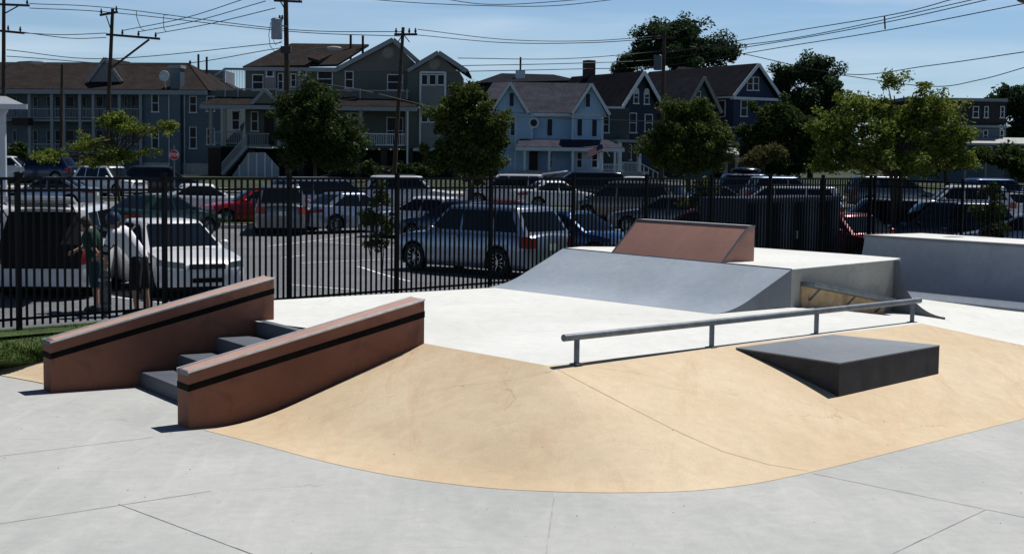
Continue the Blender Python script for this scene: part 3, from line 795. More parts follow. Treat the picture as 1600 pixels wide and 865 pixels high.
PAINT = {'white': paint('white', (.66,.67,.69), 0, .3), 'silver': paint('silver', (.26,.31,.39), .6), 'grey': paint('grey', (.14,.15,.165), .5),
         'black': paint('black', (.008,.009,.012), .2, .2), 'red': paint('red', (.38,.012,.012), .2), 'crimson': paint('crimson', (.16,.008,.02), .3), 'blue': paint('blue', (.02,.055,.15), .5), 'green': paint('green', (.008,.03,.022), .3),
         'darkred': paint('darkred', (.12,.015,.03), .3), 'tan': paint('tan', (.20,.18,.16), .5), 'paleblue': paint('paleblue', (.30,.40,.55), .5), 'navy': paint('navy', (.012,.025,.07), .4)}
def child(name, me, m, par):
    o = bpy.data.objects.new(name, me); COL.objects.link(o); o.parent = par
    if not me.materials: me.materials.append(None)
    o.material_slots[0].link = 'OBJECT'; o.material_slots[0].material = m
    return o
def solve_Y(px, roof_py, h):
    lo, hi = 22., 130.
    def f(Y): p = at(px, roof_py, Y); return p.z - (g(Y)+h)
    # camera looks over the roofs: rays descend, roof heights rise
    prev = f(lo); Y = lo
    while Y < hi:
        c = f(Y)
        if c <= 0: return Y
        Y += .25
    return hi
def car(kind, pcol, label, px, roof=None, th=0, Y=None, open_gate=False, roofbox=False):
    S = SPEC[kind]; M = CM[kind]
    if Y is None: Y = solve_Y(px, roof, S['H']-.02)
    p = at(px, 300, Y)
    nm = {'sedan': 'parked_car', 'suv': 'parked_suv', 'minivan': 'parked_minivan'}[kind]
    t = thing(nm, label, {'sedan': 'car', 'suv': 'suv', 'minivan': 'minivan'}[kind], (p.x, p.y, g(Y)), math.radians(th), 'vehicles parked in the lot and street')
    P_ = PAINT[pcol]
    b = child('body', M['body'], P_, t); child('cabin', M['cabin'], P_, t)
    child('door_seam', M['seams'], M_UNDER, b)
    child('windshield', M['windshield'], M_CGLASS, t)
    if not open_gate: child('rear_window', M['rear_window'], M_CGLASS, t)
    for s_ in M['sides']: child('side_window', s_, M_CGLASS, t)
    child('underbody', M['underbody'], M_UNDER, t)
    for s_ in (-1, 1):
        for xw in S['wb']:
            w = link('wheel', None, t, (xw, s_*(S['W']/2-.125), S['wr']), 0 if s_ < 0 else PI)
            child('tyre', M['tyre'], M_TYRE, w); child('rim', M['rim'], M_RIM, w); child('brake_disc', M['rim_back'], M_UNDER, w)
    for s_ in M['head']: child('headlight', s_, M_LAMPC, t)
    for s_ in M['tail']: child('tail_light', s_, M_RED, t)
    child('grille_bar', M['slats'], M_STEEL, child('grille', M['grille'], M_BLACK, t)); child('air_intake', M['intake'], M_BLACK, t)
    child('number_plate', M['plate'], M_PLATE, t)
    for s_ in M['mirrors']: child('door_mirror', s_, P_, t)
    for s_ in M['handles']: child('door_handle', s_, P_, t)
    if 'rack' in M and not roofbox:
        for s_ in M['rack']: child('roof_rail', s_, M_STEEL, t)
    if roofbox:
        m = MB(); m.ball((-.5, .1, S['H']+.2), .2, 4.6, 2.2, .95, 18, 10); child('roof_box', m.mesh('roof_box', smooth=True), PAINT['black'], t)
    if open_gate:
        L = S['L']; hw = S['W']/2; H = S['H']
        m = MB(); m.grid([[(x_, y_*hw, z_) for y_ in np.linspace(-w_, w_, 4)] for x_, z_, w_ in ((-L/2-.03,.60,.74),(-L/2-.035,.98,.80),(S['gh'][3]-.13,1.06,.79),(S['gh'][2]-.115,H-.10,.66))]); child('cargo_shade', m.mesh('cargo_shade'), M_UNDER, t)  # flat near-black panel: the shade inside the cargo bay painted on
        gate = link('tailgate', None, t, (S['gh'][2]-.02, 0, H-.02)); gate.rotation_euler = (0, math.radians(8), 0)
        m = MB(); m.prism([(0,-hw*.66,0),(-1.18,-hw*.78,.0),(-1.28,-hw*.55,.0),(-1.28,hw*.55,.0),(-1.18,hw*.78,.0),(0,hw*.66,0)], (0,0,.07)); child('gate_shell', m.mesh('gate_shell', bevel=.02), P_, gate)
        m = MB(); m.bb(-.62, -.08, -hw*.55, hw*.55, -.014, -.002); child('gate_glass', m.mesh('gate_glass'), M_CGLASS, gate)
        m = MB()
        for s_ in (-1, 1): m.tube([(S['gh'][2]-.15, s_*hw*.66, H-.25), (S['gh'][2]-.75, s_*hw*.68, H+.02)], .014, 6)
        child('gas_strut', m.mesh('gas_strut'), M_BLACK, t)
    return t
CARS = [
 ('minivan','white','white minivan with raised tailgate and black open cargo bay',104,None,96,30.2,True),
 ('suv','white','white vehicle cut by the left picture edge beside the open minivan',-48,None,95,30.5),
 ('sedan','white','white sedan facing the fence, behind the helmeted person',262,None,-58,30.2),
 ('suv','silver','silver blue crossover parked closest to the middle of the fence',752,None,139,37.2),
 ('sedan','blue','dark blue sedan with sloping windscreen, just right of the silver crossover',893,None,-38,41),
 ('sedan','green','dark green car behind the helmeted person and white sedan',250,303,60,50),
 ('sedan','white','white car behind the dark green car, left of the red car',318,289,22,63),
 ('sedan','red','bright red sedan in the second row beside the boxy dark grey vehicle',405,296,200,58),
 ('suv','grey','dark grey boxy vehicle right behind the red sedan',438,289,100,54),
 ('minivan','silver','silver minivan with long black windows behind the silver sedan',508,287,35,63),
 ('sedan','silver','silver sedan with its red tail light showing left of the sapling',550,301,40),
 ('suv','white','white vehicle under the grey house, above the sapling top',640,275,2),
 ('sedan','white','white roofed sedan behind the front of the silver crossover',668,307,158),
 ('sedan','navy','dark sedan behind the roof of the silver crossover',722,314,140),
 ('sedan','darkred','dark red sedan above the silver crossover rear window',778,312,172),
 ('suv','white','white vehicle with raised rear hatch in front of the pale blue house',795,265,172,78,True),
 ('minivan','black','black van parked before the porch of the pale blue house',912,262,180,86),
 ('sedan','white','white sedan half hidden below the black van',868,283,20),
 ('sedan','white','white sedan parked below the small porch with white railing',985,276,175),
 ('suv','white','white vehicle on the street below the thin yellow green tree',172,257,-32,86),
 ('suv','black','black vehicle on the street right beside the stop sign',254,257,12,87),
 ('suv','navy','dark vehicle with red tail lights under the townhouse balconies',66,248,172,100),
 ('suv','white','small white vehicle beside the white pavilion post',12,246,5,100),
 ('sedan','silver','silver car at far left behind the raised tailgate',78,277,178),
 ('minivan','tan','brown grey van with wide black rear window left of the wedge',985,284,150),
 ('minivan','white','white van with pale roof behind the navy storage box',1222,291,168),
 ('sedan','crimson','red car nose showing right of the navy storage box',1330,334,-62),
 ('suv','black','black vehicle behind the post of the fence corner',1378,311,178),
 ('suv','black','black vehicle behind the big quarter pipe deck',1468,316,178),
 ('sedan','paleblue','light blue car at the right picture edge behind the quarter pipe',1612,334,150),
 ('suv','navy','dark vehicle carrying a black roof box near the porch steps',1178,264,4,88,False,True),
 ('suv','paleblue','pale blue roofed vehicle above the white van',1228,272,5,80),
 ('suv','white','white van behind the right sapling and fence',1500,290,170),
 ('sedan','white','white sedan at the right picture edge behind the fence',1592,300,10),
 ('suv','blue','blue vehicle with red tail light at far right under the dark trees',1562,272,10,82),
 ('minivan','grey','grey van seen through the yellow green tree',1392,264,3,84),
 ('sedan','paleblue','pale blue car with glossy roof behind the yellow green tree trunk',1440,312,12),
 ('sedan','darkred','dark red sedan behind the small tree above the wedge',1100,326,160),
 ('sedan','grey','grey sedan left of the dark red sedan above the wedge',1048,306,160),
 ('sedan','grey','grey car behind the small round tree by the white porch',1120,290,12),
]
for a in CARS: car(*a)
# ------------------------------------------------------------------ houses
class House:
    def __init__(s, name, label, cat, pxc, Y, yaw=0, z=None):
        p = at(pxc, 260, Y); s.z0 = g(Y) if z is None else z
        s.O = Vector((p.x, p.y, s.z0)); s.a = math.radians(yaw)
        s.U = Vector((math.cos(s.a), math.sin(s.a), 0)); s.N = Vector((-math.sin(s.a), math.cos(s.a), 0))
        s.t = thing(name, label, cat, s.O, s.a)
    def loc(s, w): d = w-s.O; return Vector((d.dot(s.U), d.dot(s.N), d.z))
    def P(s, px, py, c=0):
        d = ray(px, py); p0 = s.O+s.N*c; t = (p0-CAM).dot(s.N)/d.dot(s.N); return s.loc(CAM+d*t)
    def S(s, px, py, c=0):
        d = ray(px, py); p0 = s.O+s.U*c; t = (p0-CAM).dot(s.U)/d.dot(s.U); return s.loc(CAM+d*t)
    def block(s, part, m, px0, py0, px1, py1, c0, c1, ground=False, par=None):
        a = s.P(px0, py0, c0); b = s.P(px1, py1, c0)
        return MB().bb(a.x, b.x, c0, c1, (-.3 if ground else b.z), a.z).build(part, m, par or s.t)
    def win(s, px0, py0, px1, py1, c=0, m=None, fr=.075, mull=True, par=None, arch=False, tm=None):
        a = s.P(px0, py0, c); b = s.P(px1, py1, c); x0, x1, z0, z1 = min(a.x,b.x), max(a.x,b.x), min(a.z,b.z), max(a.z,b.z)
        f = MB(); y0, y1 = c-.07, c+.02
        f.bb(x0, x0+fr, y0, y1, z0, z1); f.bb(x1-fr, x1, y0, y1, z0, z1); f.bb(x0+fr, x1-fr, y0, y1, z1-fr, z1); f.bb(x0-.06, x1+.06, y0-.03, y1, z0-.06, z0+fr*.6-.002)
        if mull: f.bb(x0+fr, x1-fr, y0+.02, y1, (z0+z1)/2-.03, (z0+z1)/2+.03)
        if x1-x0 > 1.5:
            k = int((x1-x0)/1.0)
            for j in range(1, k): xx = x0+(x1-x0)*j/k; f.bb(xx-.05, xx+.05, y0+.01, y1, z0+fr, z1-fr)
        if arch: f.lathe([(0,0),((x1-x0)/2,0),((x1-x0)/2,.05),(0,.05)], 16, 'Y', ((x0+x1)/2, y0, z1))
        o = f.build('window', tm or M_WHITE, par or s.t)
        MB().bb(x0+fr*.5, x1-fr*.5, c-.025, c-.012, z0+.03, z1-fr*.5).build('pane', m or M_GLASS, o)
        return o
    def swin(s, ly0, ly1, z0, z1, c, fr=.1):
        f = MB(); f.bb(c-.07, c+.02, ly0, ly0+fr, z0, z1); f.bb(c-.07, c+.02, ly1-fr, ly1, z0, z1); f.bb(c-.07, c+.02, ly0+fr, ly1-fr, z1-fr, z1); f.bb(c-.09, c+.02, ly0-.04, ly1+.04, z0-.05, z0+.04)
        o = f.build('window', M_WHITE, s.t); MB().bb(c-.03, c-.012, ly0+.05, ly1-.05, z0+.02, z1-.05).build('pane', M_GLASS, o)
    def rail(s, px0, py0, px1, py1, c=0, m=None, name='railing', gap=.14):
        a = s.P(px0, py0, c); b = s.P(px1, py1, c); x0, x1 = a.x, b.x; z1, z0 = a.z, b.z; r = MB()
        r.bb(x0, x1, c-.05, c+.05, z1-.08, z1); r.bb(x0, x1, c-.035, c+.035, z0, z0+.07)
        x = x0+gap
        while x < x1: r.bb(x-.02, x+.02, c-.02, c+.02, z0+.07, z1-.08); x += gap
        return r.build(name, m or M_WHITE, s.t)
    def post(s, px, py0, py1, c=0, w=.2, m=None, name='column', ground=False):
        a = s.P(px, py0, c); b = s.P(px, py1, c)
        return MB().bb(a.x-w/2, a.x+w/2, c-w/2, c+w/2, -.2 if ground else b.z, a.z).build(name, m or M_WHITE, s.t)
    def roof(s, quads, m, th=.18, name='roof'):
        b = MB()
        for q in quads: b.slab(q, th)
        return b.build(name, m, s.t)
def gabled(h, L, R, A, D, wm, rm, trim=M_WHITE, over=.45, tri=None, zb=-.3, ch=None):
    """house body under a gable that faces local -y; L, R, A = eaves and apex on the plane y = 0"""
    xl, xr, ze = L.x, R.x, (L.z+R.z)/2; xa = (xl+xr)/2 if A is None else A.x; za = A.z
    MB().bb(xl+over, xr-over, 0, D, zb, ze+.1).build('wall', wm, h.t)
    sl = (za-ze)/(xa-xl)
    MB().prism([(xl+over, .0, ze+.1), (xr-over, .0, ze+.1), (xa, .0, za-.12)], (0, D-.01, 0)).build('gable_wall', tri or wm, h.t)
    o = [-.5, D+.4]
    h.roof([[(xl,o[0],ze),(xa,o[0],za),(xa,o[1],za),(xl,o[1],ze)], [(xa,o[0],za),(xr,o[0],ze),(xr,o[1],ze),(xa,o[1],za)]], rm)
    b = MB(); b.bar((xl,o[0]-.03,ze+.02),(xa,o[0]-.03,za+.02), .08, .3); b.bar((xa,o[0]-.035,za+.02),(xr,o[0]-.035,ze+.02), .08, .3); b.build('rake_board', trim, h.t)
    b = MB(); b.bb(xl-.06, xl-.002, o[0], o[1], ze-.12, ze+.16); b.build('eave_board', trim, h.t)
S_GREY = siding('siding_blue_grey', (.10,.145,.185)); S_SAGE = siding('siding_sage', (.095,.115,.10)); S_TAUPE = siding('siding_taupe', (.14,.135,.125))
S_PALE = siding('siding_pale_blue', (.36,.55,.76)); S_NAVY = siding('siding_navy', (.014,.024,.055)); S_DKG = siding('siding_dark_green', (.05,.07,.075)); S_BLUE = siding('siding_royal', (.02,.035,.085))
S_BROWN = siding('siding_brown', (.022,.018,.022)); S_TEAL = siding('siding_teal', (.06,.10,.11)); S_LGREY = siding('siding_light', (.19,.20,.215))
R_BROWN = shingle('shingle_brown', (.030,.025,.024)); R_GREY = shingle('shingle_grey', (.045,.047,.062)); R_DARK = shingle('shingle_dark', (.016,.017,.022)); R_TAUPE = shingle('shingle_taupe', (.042,.034,.03)); R_LG = shingle('shingle_slate', (.045,.046,.052))
M_GREYT = mat('grey_trim', (.26,.28,.30), .6, var=.05); M_DARKW = mat('dark_wood', (.03,.022,.018), .8); M_UNDERSHADE = mat('underhouse_shade', (.006,.006,.007), .9); M_BEIGE = mat('beige_trim', (.24,.235,.21), .7, var=.05)
# --- townhouse row (left)
h = House('townhouse_row', 'long blue grey townhouse row with brown roofs and double balconies', 'house', 180, 124, -8)
wallF = 2.2
h.block('wall', S_GREY, -80, 141, 222, 270, wallF, 12, True); h.block('end_wall', S_GREY, 222, 141, 345, 270, 0, 12, True)
h.block('foundation', M_CURB, 222, 254, 345, 270, -.02, 0, True)
za = h.P(165, 141, 0).z
def pt3(px, py, c): return h.P(px, py, c)
eL, eR = pt3(-90, 141, -.6), pt3(324, 139, -.6); rL, rR = pt3(-60, 100, 6), pt3(292, 100, 6)
eR2 = Vector((eR.x, 12.6, eL.z)); eL2 = Vector((eL.x, 12.6, eL.z)); eR.z = eL.z; rR.z = rL.z
h.roof([[eL, eR, rR, rL], [eL2, eR2, rR, rL]], R_BROWN); h.roof([[eR, eR2, rR, rR+Vector((0,.01,0))]], R_BROWN)
MB().bb(eL.x, eR.x, -.66, -.601, eL.z-.25, eL.z+.12).build('eave_board', M_GREYT, h.t)
for (ax, ay, lx, ly, rx, ry, rm_) in ((165,92,139,128,189,128,R_BROWN),):
    A_, L_, R_2 = pt3(ax, ay, .8), pt3(lx, ly, .8), pt3(rx, ry, .8)
    MB().prism([L_, R_2, A_], (0, 4, 0)).build('dormer_wall', S_LGREY if ax == 165 else R_LG, h.t)
    b = MB(); b.bar(L_+Vector((-.1,-.15,0)), A_+Vector((0,-.15,.06)), .06, .26); b.bar(A_+Vector((0,-.155,.06)), R_2+Vector((.1,-.155,0)), .06, .26); b.build('dormer_trim', M_GREYT, h.t)
    h.roof([[L_+Vector((-.12,-.12,-.05)), A_+Vector((0,-.12,.02)), A_+Vector((0,5,.02)), L_+Vector((-.12,5,-.05))], [A_+Vector((0,-.12,.02)), R_2+Vector((.12,-.12,-.05)), R_2+Vector((.12,5,-.05)), A_+Vector((0,5,.02))]], rm_, .1, 'dormer_roof')
for x in (46, 81, 100, 125, 146, 187, 220): h.post(x, 141, 270, -.2, .24, M_GREYT, ground=True)
for (a, b) in ((5,46),(46,81),(81,100),(100,125),(125,146),(146,187),(187,220)):
    h.rail(a+1, 169, b-1, 185, -.2, M_GREYT); h.rail(a+1, 224, b-1, 238, -.2, M_GREYT)
h.block('balcony_floor', M_GREYT, -60, 185.5, 222, 191, -.3, wallF-.005); h.block('porch_floor', M_GREYT, -60, 239, 222, 244, -.3, wallF-.005)
h.block('beam', M_GREYT, -60, 139, 222, 146, -.25, -.05)
for (a, b) in ((20,27),(52,60),(73,80),(86,96),(103,117),(128,136),(150,162),(170,176),(194,200),(205,214)):
    h.win(a, 150, b, 183, wallF, tm=M_GREYT); h.win(a, 203, b, 236, wallF, tm=M_GREYT)
for q in ((237,147,249,175),(296,150,308,176),(296,198,308,232),(323,150,336,174),(323,200,336,226),(237,200,249,232)): h.win(*q, 0)
ch = h.P(268, 107, -.15); c2_ = h.P(284, 144, -.15)
cm = MB().bb(ch.x, c2_.x, -.5, .5, -.3, ch.z).build('chimney', S_GREY, h.t); MB().bb(ch.x-.1, c2_.x+.1, -.6, .6, ch.z, ch.z+.25).build('cap', M_GREYT, cm)
for px in (264, 288):
    a = h.P(px, 146, -.1); MB().tube([(a.x,-.08,-.1),(a.x,-.08,a.z)], .06, 8).build('downspout', M_WHITE, h.t)
d0 = h.P(257, 119, -1.2)
dm = MB(); dm.lathe([(0,.08),(.3,.05),(.45,-.05),(.44,-.07),(.3,.03),(0,.06)], 18, 'Y', d0); dm.bar(d0, d0+Vector((0,.3,-1.0)), .06); dm.build('satellite_dish', M_WHITE, h.t, smooth=True)
for px, y0 in ((310,85),(323,89),(297,95)):
    a = h.P(px, y0, 7); MB().tube([(a.x,7,a.z-1.6),(a.x,7,a.z)], .1, 8).build('roof_vent', M_DARKW, h.t)
h.block('awning', M_DARKW, 18, 184, 44, 196, -1.2, -.3)
# --- roof terrace building between
h = House('terrace_house', 'low roofed building with white roof terrace railing between the big houses', 'house', 350, 132, 0)
h.block('wall', S_GREY, 325, 145, 400, 270, 0, 9, True); h.block('roof_slab', M_GREYT, 318, 140, 400, 145, -.5, 9)
h.rail(314, 123, 350, 139.5, -.4); h.rail(352, 108, 388, 139.5, -.4); h.post(314, 122, 140, -.4); h.post(351, 106, 140, -.4, .16); h.post(388, 106, 140, -.4, .16)
h.block('upper_wall', S_LGREY, 300, 109, 350, 140, 3, 8)
a = h.P(326, 124, -.45); b = h.P(352, 107, -.45); MB().bar(a, b, .12).build('stair_rail', M_WHITE, h.t)
h.block('screen', M_GREYT, 352, 106, 388, 109, -.5, -.3)
# --- big sage house on pilings
h = House('beach_house', 'large three storey sage green house raised on dark pilings with porches', 'house', 520, 118, 0)
BD = 1.8
h.block('wall', S_SAGE, 383, 104, 640, 231, BD, 12); h.block('wing_wall', S_SAGE, 637, 110, 716, 231, .4, 12)
h.block('shade_block', M_UNDERSHADE, 345, 231, 712, 300, BD+.5, 11.5, True)  # solid near-black block, paints the shade under the raised floor
P = h.P
# main hip-and-gable roof
eFL, eFR = P(380.5,107,BD-.6), P(527,104,BD-.6); rdL, rdR = P(456,71,6), P(614,62.4,6)
g1A, g1L, g1R = P(614,62.4,BD-.5), P(526,103.5,BD-.5), P(668,103,BD-.5)
bk = 12.4
h.roof([[eFL, eFR, Vector((rdR.x-2, 6, rdL.z)), rdL]], R_BROWN)
h.roof([[eFL, rdL, Vector((rdL.x, bk-4, rdL.z)), Vector((eFL.x, bk, eFL.z))]], R_BROWN)
g1L.z = g1R.z = eFL.z
h.roof([[g1L, g1A, Vector((g1A.x, bk, g1A.z)), Vector((g1L.x, bk, g1L.z))], [g1A, g1R, Vector((g1R.x, bk, g1R.z)), Vector((g1A.x, bk, g1A.z))]], R_BROWN, .2)
MB().prism([g1L+Vector((.3,.4,-.05)), g1R+Vector((-.3,.4,-.05)), g1A+Vector((0,.4,-.15))], (0,6,0)).build('gable_wall', S_TAUPE, h.t)
b = MB(); b.bar(g1L+Vector((0,-.05,.0)), g1A+Vector((0,-.05,.0)), .08, .32); b.bar(g1A+Vector((0,-.055,.0)), g1R+Vector((0,-.055,.0)), .08, .32); b.bb(eFL.x, eFR.x, eFL.y-.06, eFL.y-.005, eFL.z-.18, eFL.z+.12); b.build('rake_board', M_GREYT, h.t)
g2A, g2L, g2R = P(685,82.6,-.1), P(637,108,-.1), P(729,114.5,-.1); g2R.z = g2L.z = (g2R.z+g2L.z)/2
h.roof([[g2L, g2A, Vector((g2A.x, 11, g2A.z)), Vector((g2L.x, 11, g2L.z))], [g2A, g2R, Vector((g2R.x, 11, g2R.z)), Vector((g2A.x, 11, g2A.z))]], R_BROWN, .2)
MB().prism([g2L+Vector((.3,.45,-.05)), g2R+Vector((-.6,.45,-.05)), g2A+Vector((0,.45,-.15))], (0,6,0)).build('gable_wall', S_TAUPE, h.t)
b = MB(); b.bar(g2L+Vector((0,-.05,0)), g2A+Vector((0,-.05,0)), .08, .3); b.bar(g2A+Vector((0,-.055,0)), g2R+Vector((0,-.055,0)), .08, .3); b.build('rake_board', M_GREYT, h.t)
for (px, py, c) in ((606,82,BD-.13),(678,99,.33)):
    a = P(px, py, c); MB().lathe([(0,-.04),(.38,-.04),(.5,.02)], 16, 'Y', a).build('round_vent', M_BEIGE, h.t)
for px, y0 in ((548,55),(567,56)):
    a = P(px, y0, 5); MB().tube([(a.x,5,a.z-2),(a.x,5,a.z)], .1, 8).build('roof_vent', M_DARKW, h.t)
a0, a1 = P(481,94,BD-.4), P(512,88,BD+2.5); h.roof([[a0, P(498,99,BD-.9), P(521,88,BD+2), a1]], R_BROWN, .25, 'dormer_roof')
# upper floor bays and windows
h.block('bay', S_LGREY, 413, 104, 431, 140, BD-.4, BD-.004); h.block('bay', S_LGREY, 464, 102, 482, 140, BD-.4, BD-.004)
h.win(416,109,428,120,BD-.4,mull=False); h.win(467,106.5,479,118,BD-.4,mull=False)
for q in ((394,116,412,141),(434,114,443,141),(454,115,463,136),(496,111,520,136),(539,111,552.5,138),(605,116,630,141)): h.win(*q, BD)
# deck parapet and porch roofs
h.block('parapet', S_SAGE, 338, 141, 638, 160, -.9, -.7); h.block('parapet_cap', M_GREYT, 337, 139.5, 639, 141.5, -.95, -.65)
h.block('deck_floor', M_GREYT, 338, 158, 638, 162, -.69, BD-.004)
for px in (352,372,432,482,563,636): h.post(px, 139, 160, -.98, .12, M_GREYT)
pr0, pr1 = P(312,167,-2.0), P(652,168,-2.0); pr0.z = pr1.z = (pr0.z+pr1.z)/2; u0, u1 = P(338,156,-.95), P(640,158,-.95); u0.z = u1.z
h.roof([[pr0, pr1, u1, u0]], R_BROWN, .16, 'porch_roof'); MB().bb(pr0.x, pr1.x, -2.06, -2.005, pr0.z-.22, pr0.z+.1).build('gutter', M_GREYT, h.t)
h.block('porch_ceiling', M_BEIGE, 330, 167, 645, 169, -1.9, BD-.01)
A_, L_, R_2 = P(414,142,-1.9), P(394,164,-1.9), P(435,164,-1.9)
MB().prism([L_, R_2, A_], (0,1.0,0)).build('porch_gable', S_TAUPE, h.t)
b = MB(); b.bar(L_+Vector((-.1,-.06,0)), A_+Vector((0,-.06,.1)), .1, .25); b.bar(A_+Vector((0,-.065,.1)), R_2+Vector((.1,-.065,0)), .1, .25); b.build('porch_gable_trim', M_GREYT, h.t)
a0, a1, a2, a3 = P(534,162,-1.2), P(556,160,-1.2), P(556,148,.2), P(543,144,.2)
h.roof([[a0,a1,a2,a3]], R_BROWN, .3, 'skirt_roof')
for px in (329.5,351,436,564,636): h.post(px, 168, 228, -1.7, .26, M_BEIGE)
h.rail(331, 205, 386, 225, -1.7, M_GREYT); h.rail(388, 208, 421, 228, -1.75, M_GREYT); h.rail(566, 208, 634, 228, -1.7); h.rail(437, 206, 562, 226, -1.7, M_GREYT)
h.block('porch_floor', M_GREYT, 326, 227, 642, 231.5, -1.8, BD-.01); h.block('wing_floor', M_WHITE, 637, 231, 722, 237, .3, 11)
for q in ((362,173,375,203),(392,174,404,205),(539,176,560,226),(604,183,630,226)): h.win(*q, BD)
d_ = h.block('door', M_DARKW, 413, 174, 428, 226, BD-.04, BD-.002); 
# pilings
for px in (331,341,394,470,560,600,640,712): h.post(px, 231, 285, -1.2, .5, M_DARKW, 'piling', True)
h.block('side_shade', M_UNDERSHADE, 327, 231, 350, 285, 3, 3.4, True)  # near-black sheet, same painted shade at the left end
a = P(637, 168, -1.95); MB().tube([(a.x,-1.95,-.1),(a.x,-1.95,a.z)], .07, 8).build('downspout', M_WHITE, h.t)
a = P(652, 235, .2); 
# stairs with lattice
s0, s1 = P(349,272,-2.6), P(388,230,-2.6)
b = MB(); ns = 14
for k in range(ns):
    x = s0.x+(s1.x-s0.x)*k/ns; z = (s1.z)*(k+1)/ns; b.bb(x, x+(s1.x-s0.x)/ns+.02, -3.2, -2.0, z-.08, z)
b.build('stair_flight', M_GREYT, h.t)
b = MB(); b.bar((s0.x,-3.2,1.0),(s1.x,-3.2,s1.z+1.0),.08); b.bar((s0.x,-3.2,.15),(s1.x,-3.2,s1.z+.1),.08,.25)
for k in range(ns*2+1):
    t_ = k/(ns*2); b.bb(s0.x+(s1.x-s0.x)*t_-.02, s0.x+(s1.x-s0.x)*t_+.02, -3.22, -3.18, s1.z*t_+.15, s1.z*t_+1.0)
b.build('stair_railing', M_GREYT, h.t)
lat = [P(362,276,-2.5), P(388,238,-2.5), P(414,238,-2.5), P(436,262,-2.5), P(436,276,-2.5)]
MB().prism(lat, (0,.06,0)).build('lattice_skirt', siding('lattice_white', (.33,.37,.42), .22), h.t)
b = MB()
for px in (374,388,401,414,425): a = P(px, 239 if 386 < px < 416 else (258 if px < 386 else 251), -2.56); b.bb(a.x-.06, a.x+.06, -2.58, -2.505, -.2, a.z)
b.build('lattice_trim', M_WHITE, h.t)
h.block('wing_panel', S_LGREY, 656.6, 113, 697, 231, .33, .395)
for q in ((658,116,669,133),(670,116,682,133),(683,116,695,133),(658,176,669,191),(670,176,682,191),(683,176,695,191)): h.win(*q, .33, mull=False)
b = MB()
for px in (657,696): a = P(px,113,.3); b.bb(a.x-.07,a.x+.07,.27,.329,P(px,231,.3).z,a.z)
a = P(657,113,.3); c_ = P(696,113,.3); b.bb(a.x,c_.x,.265,.327,a.z-.06,a.z+.08); b.build('panel_trim', M_WHITE, h.t)
# --- pale blue victorian
h = House('cottage', 'pale blue two storey cottage with twin front gables and white porch', 'house', 875, 124, 0)
P = h.P
h.block('wall', S_PALE, 806, 179, 941, 275, 1.2, 9, True)
h.block('left_bay', S_PALE, 779, 176, 832, 275, .3, 1.195, True); h.block('right_bay', S_PALE, 894, 178, 942, 275, 0, 1.195, True)
for (A_, L_, R_2, c) in (((797,130),(776,162),(824,176),-.2),((924,132),(896,177),(951,179),-.5)):
    A3, L3, R3 = P(*A_, c), P(*L_, c), P(*R_2, c)
    if c == -.2: L3 = Vector((2*A3.x-R3.x, L3.y, R3.z))
    MB().prism([L3+Vector((.15,.35,0)), R3+Vector((-.15,.35,0)), A3+Vector((0,.35,-.1))], (0,4,0)).build('gable_wall', S_PALE, h.t)
    h.roof([[L3+Vector((-.1,-.1,-.1)), A3+Vector((0,-.1,.05)), A3+Vector((0,5,.05)), L3+Vector((-.1,5,-.1))], [A3+Vector((0,-.1,.05)), R3+Vector((.1,-.1,-.1)), R3+Vector((.1,5,-.1)), A3+Vector((0,5,.05))]], R_GREY, .14, 'gable_roof')
    b = MB(); b.bar(L3+Vector((-.1,-.14,-.05)), A3+Vector((0,-.14,.05)), .08, .24); b.bar(A3+Vector((0,-.145,.05)), R3+Vector((.1,-.145,-.05)), .08, .24)
    b.build('rake_board', M_WHITE, h.t)
e1_, e2_ = P(800,180,.7), P(948,180,.7); r1, r2 = P(798,131,5), P(924,132,5); r2.z = r1.z; e1_.z = e2_.z
h.roof([[e1_, e2_, r2, r1], [Vector((e1_.x,9.6,e1_.z)), Vector((e2_.x,9.6,e2_.z)), r2, r1]], R_GREY, .16)
h.roof([[P(752,160,2), P(778,158,2), P(796,131,6), P(770,132,6)]], R_GREY, .16, 'side_roof')
MB().bb(e1_.x, e2_.x, .62, .695, e1_.z-.15, e1_.z+.1).build('eave_board', M_WHITE, h.t)
h.block('frieze', M_WHITE, 893, 177, 943, 181, -.05, -.004)
for q, c in (((795,144,804,167),.12),((914,145,923,168),-.17)): h.win(*q, c, tm=S_PALE, mull=False)
h.win(854,185,864,213,1.2, tm=S_PALE, mull=False); h.win(901,185,910.5,213,0, tm=S_PALE, mull=False); h.win(924,186,933.5,214,0, tm=S_PALE, mull=False); h.win(797,184,805,212,.3, tm=S_PALE, mull=False)
a = P(834,192,.25); b = MB().lathe([(.30,-.02),(.46,-.02),(.46,.04)], 18, 'Y', a); o_ = b.build('oval_window', M_WHITE, h.t); MB().lathe([(0,-.01),(.34,-.01)], 18, 'Y', a).build('pane', M_GLASS, o_)
for px, c in ((806,.28),(831,.28),(895,-.02),(941,-.02)):
    a = P(px,180,c); MB().bb(a.x-.07,a.x+.07,c-.03,c+.02,-.1,a.z).build('corner_board', M_WHITE, h.t)
q0, q1, q2_, q3 = P(806,231,-2.2), P(976,231,-2.2), P(950,219,0), P(812,219,0); q1.z = q0.z; q2_.z = q3.z
h.roof([[q0,q1,q2_,q3]], R_GREY, .12, 'porch_roof'); MB().bb(q0.x,q1.x,-2.26,-2.205,q0.z-.22,q0.z+.08).build('porch_eave', M_WHITE, h.t)
for px in (820,858.5,895,939,961,970): h.post(px, 232, 275, -2.0, .18, ground=True)
h.block('porch_floor', M_GREYT, 808, 266, 976, 280, -2.2, -.01, True)
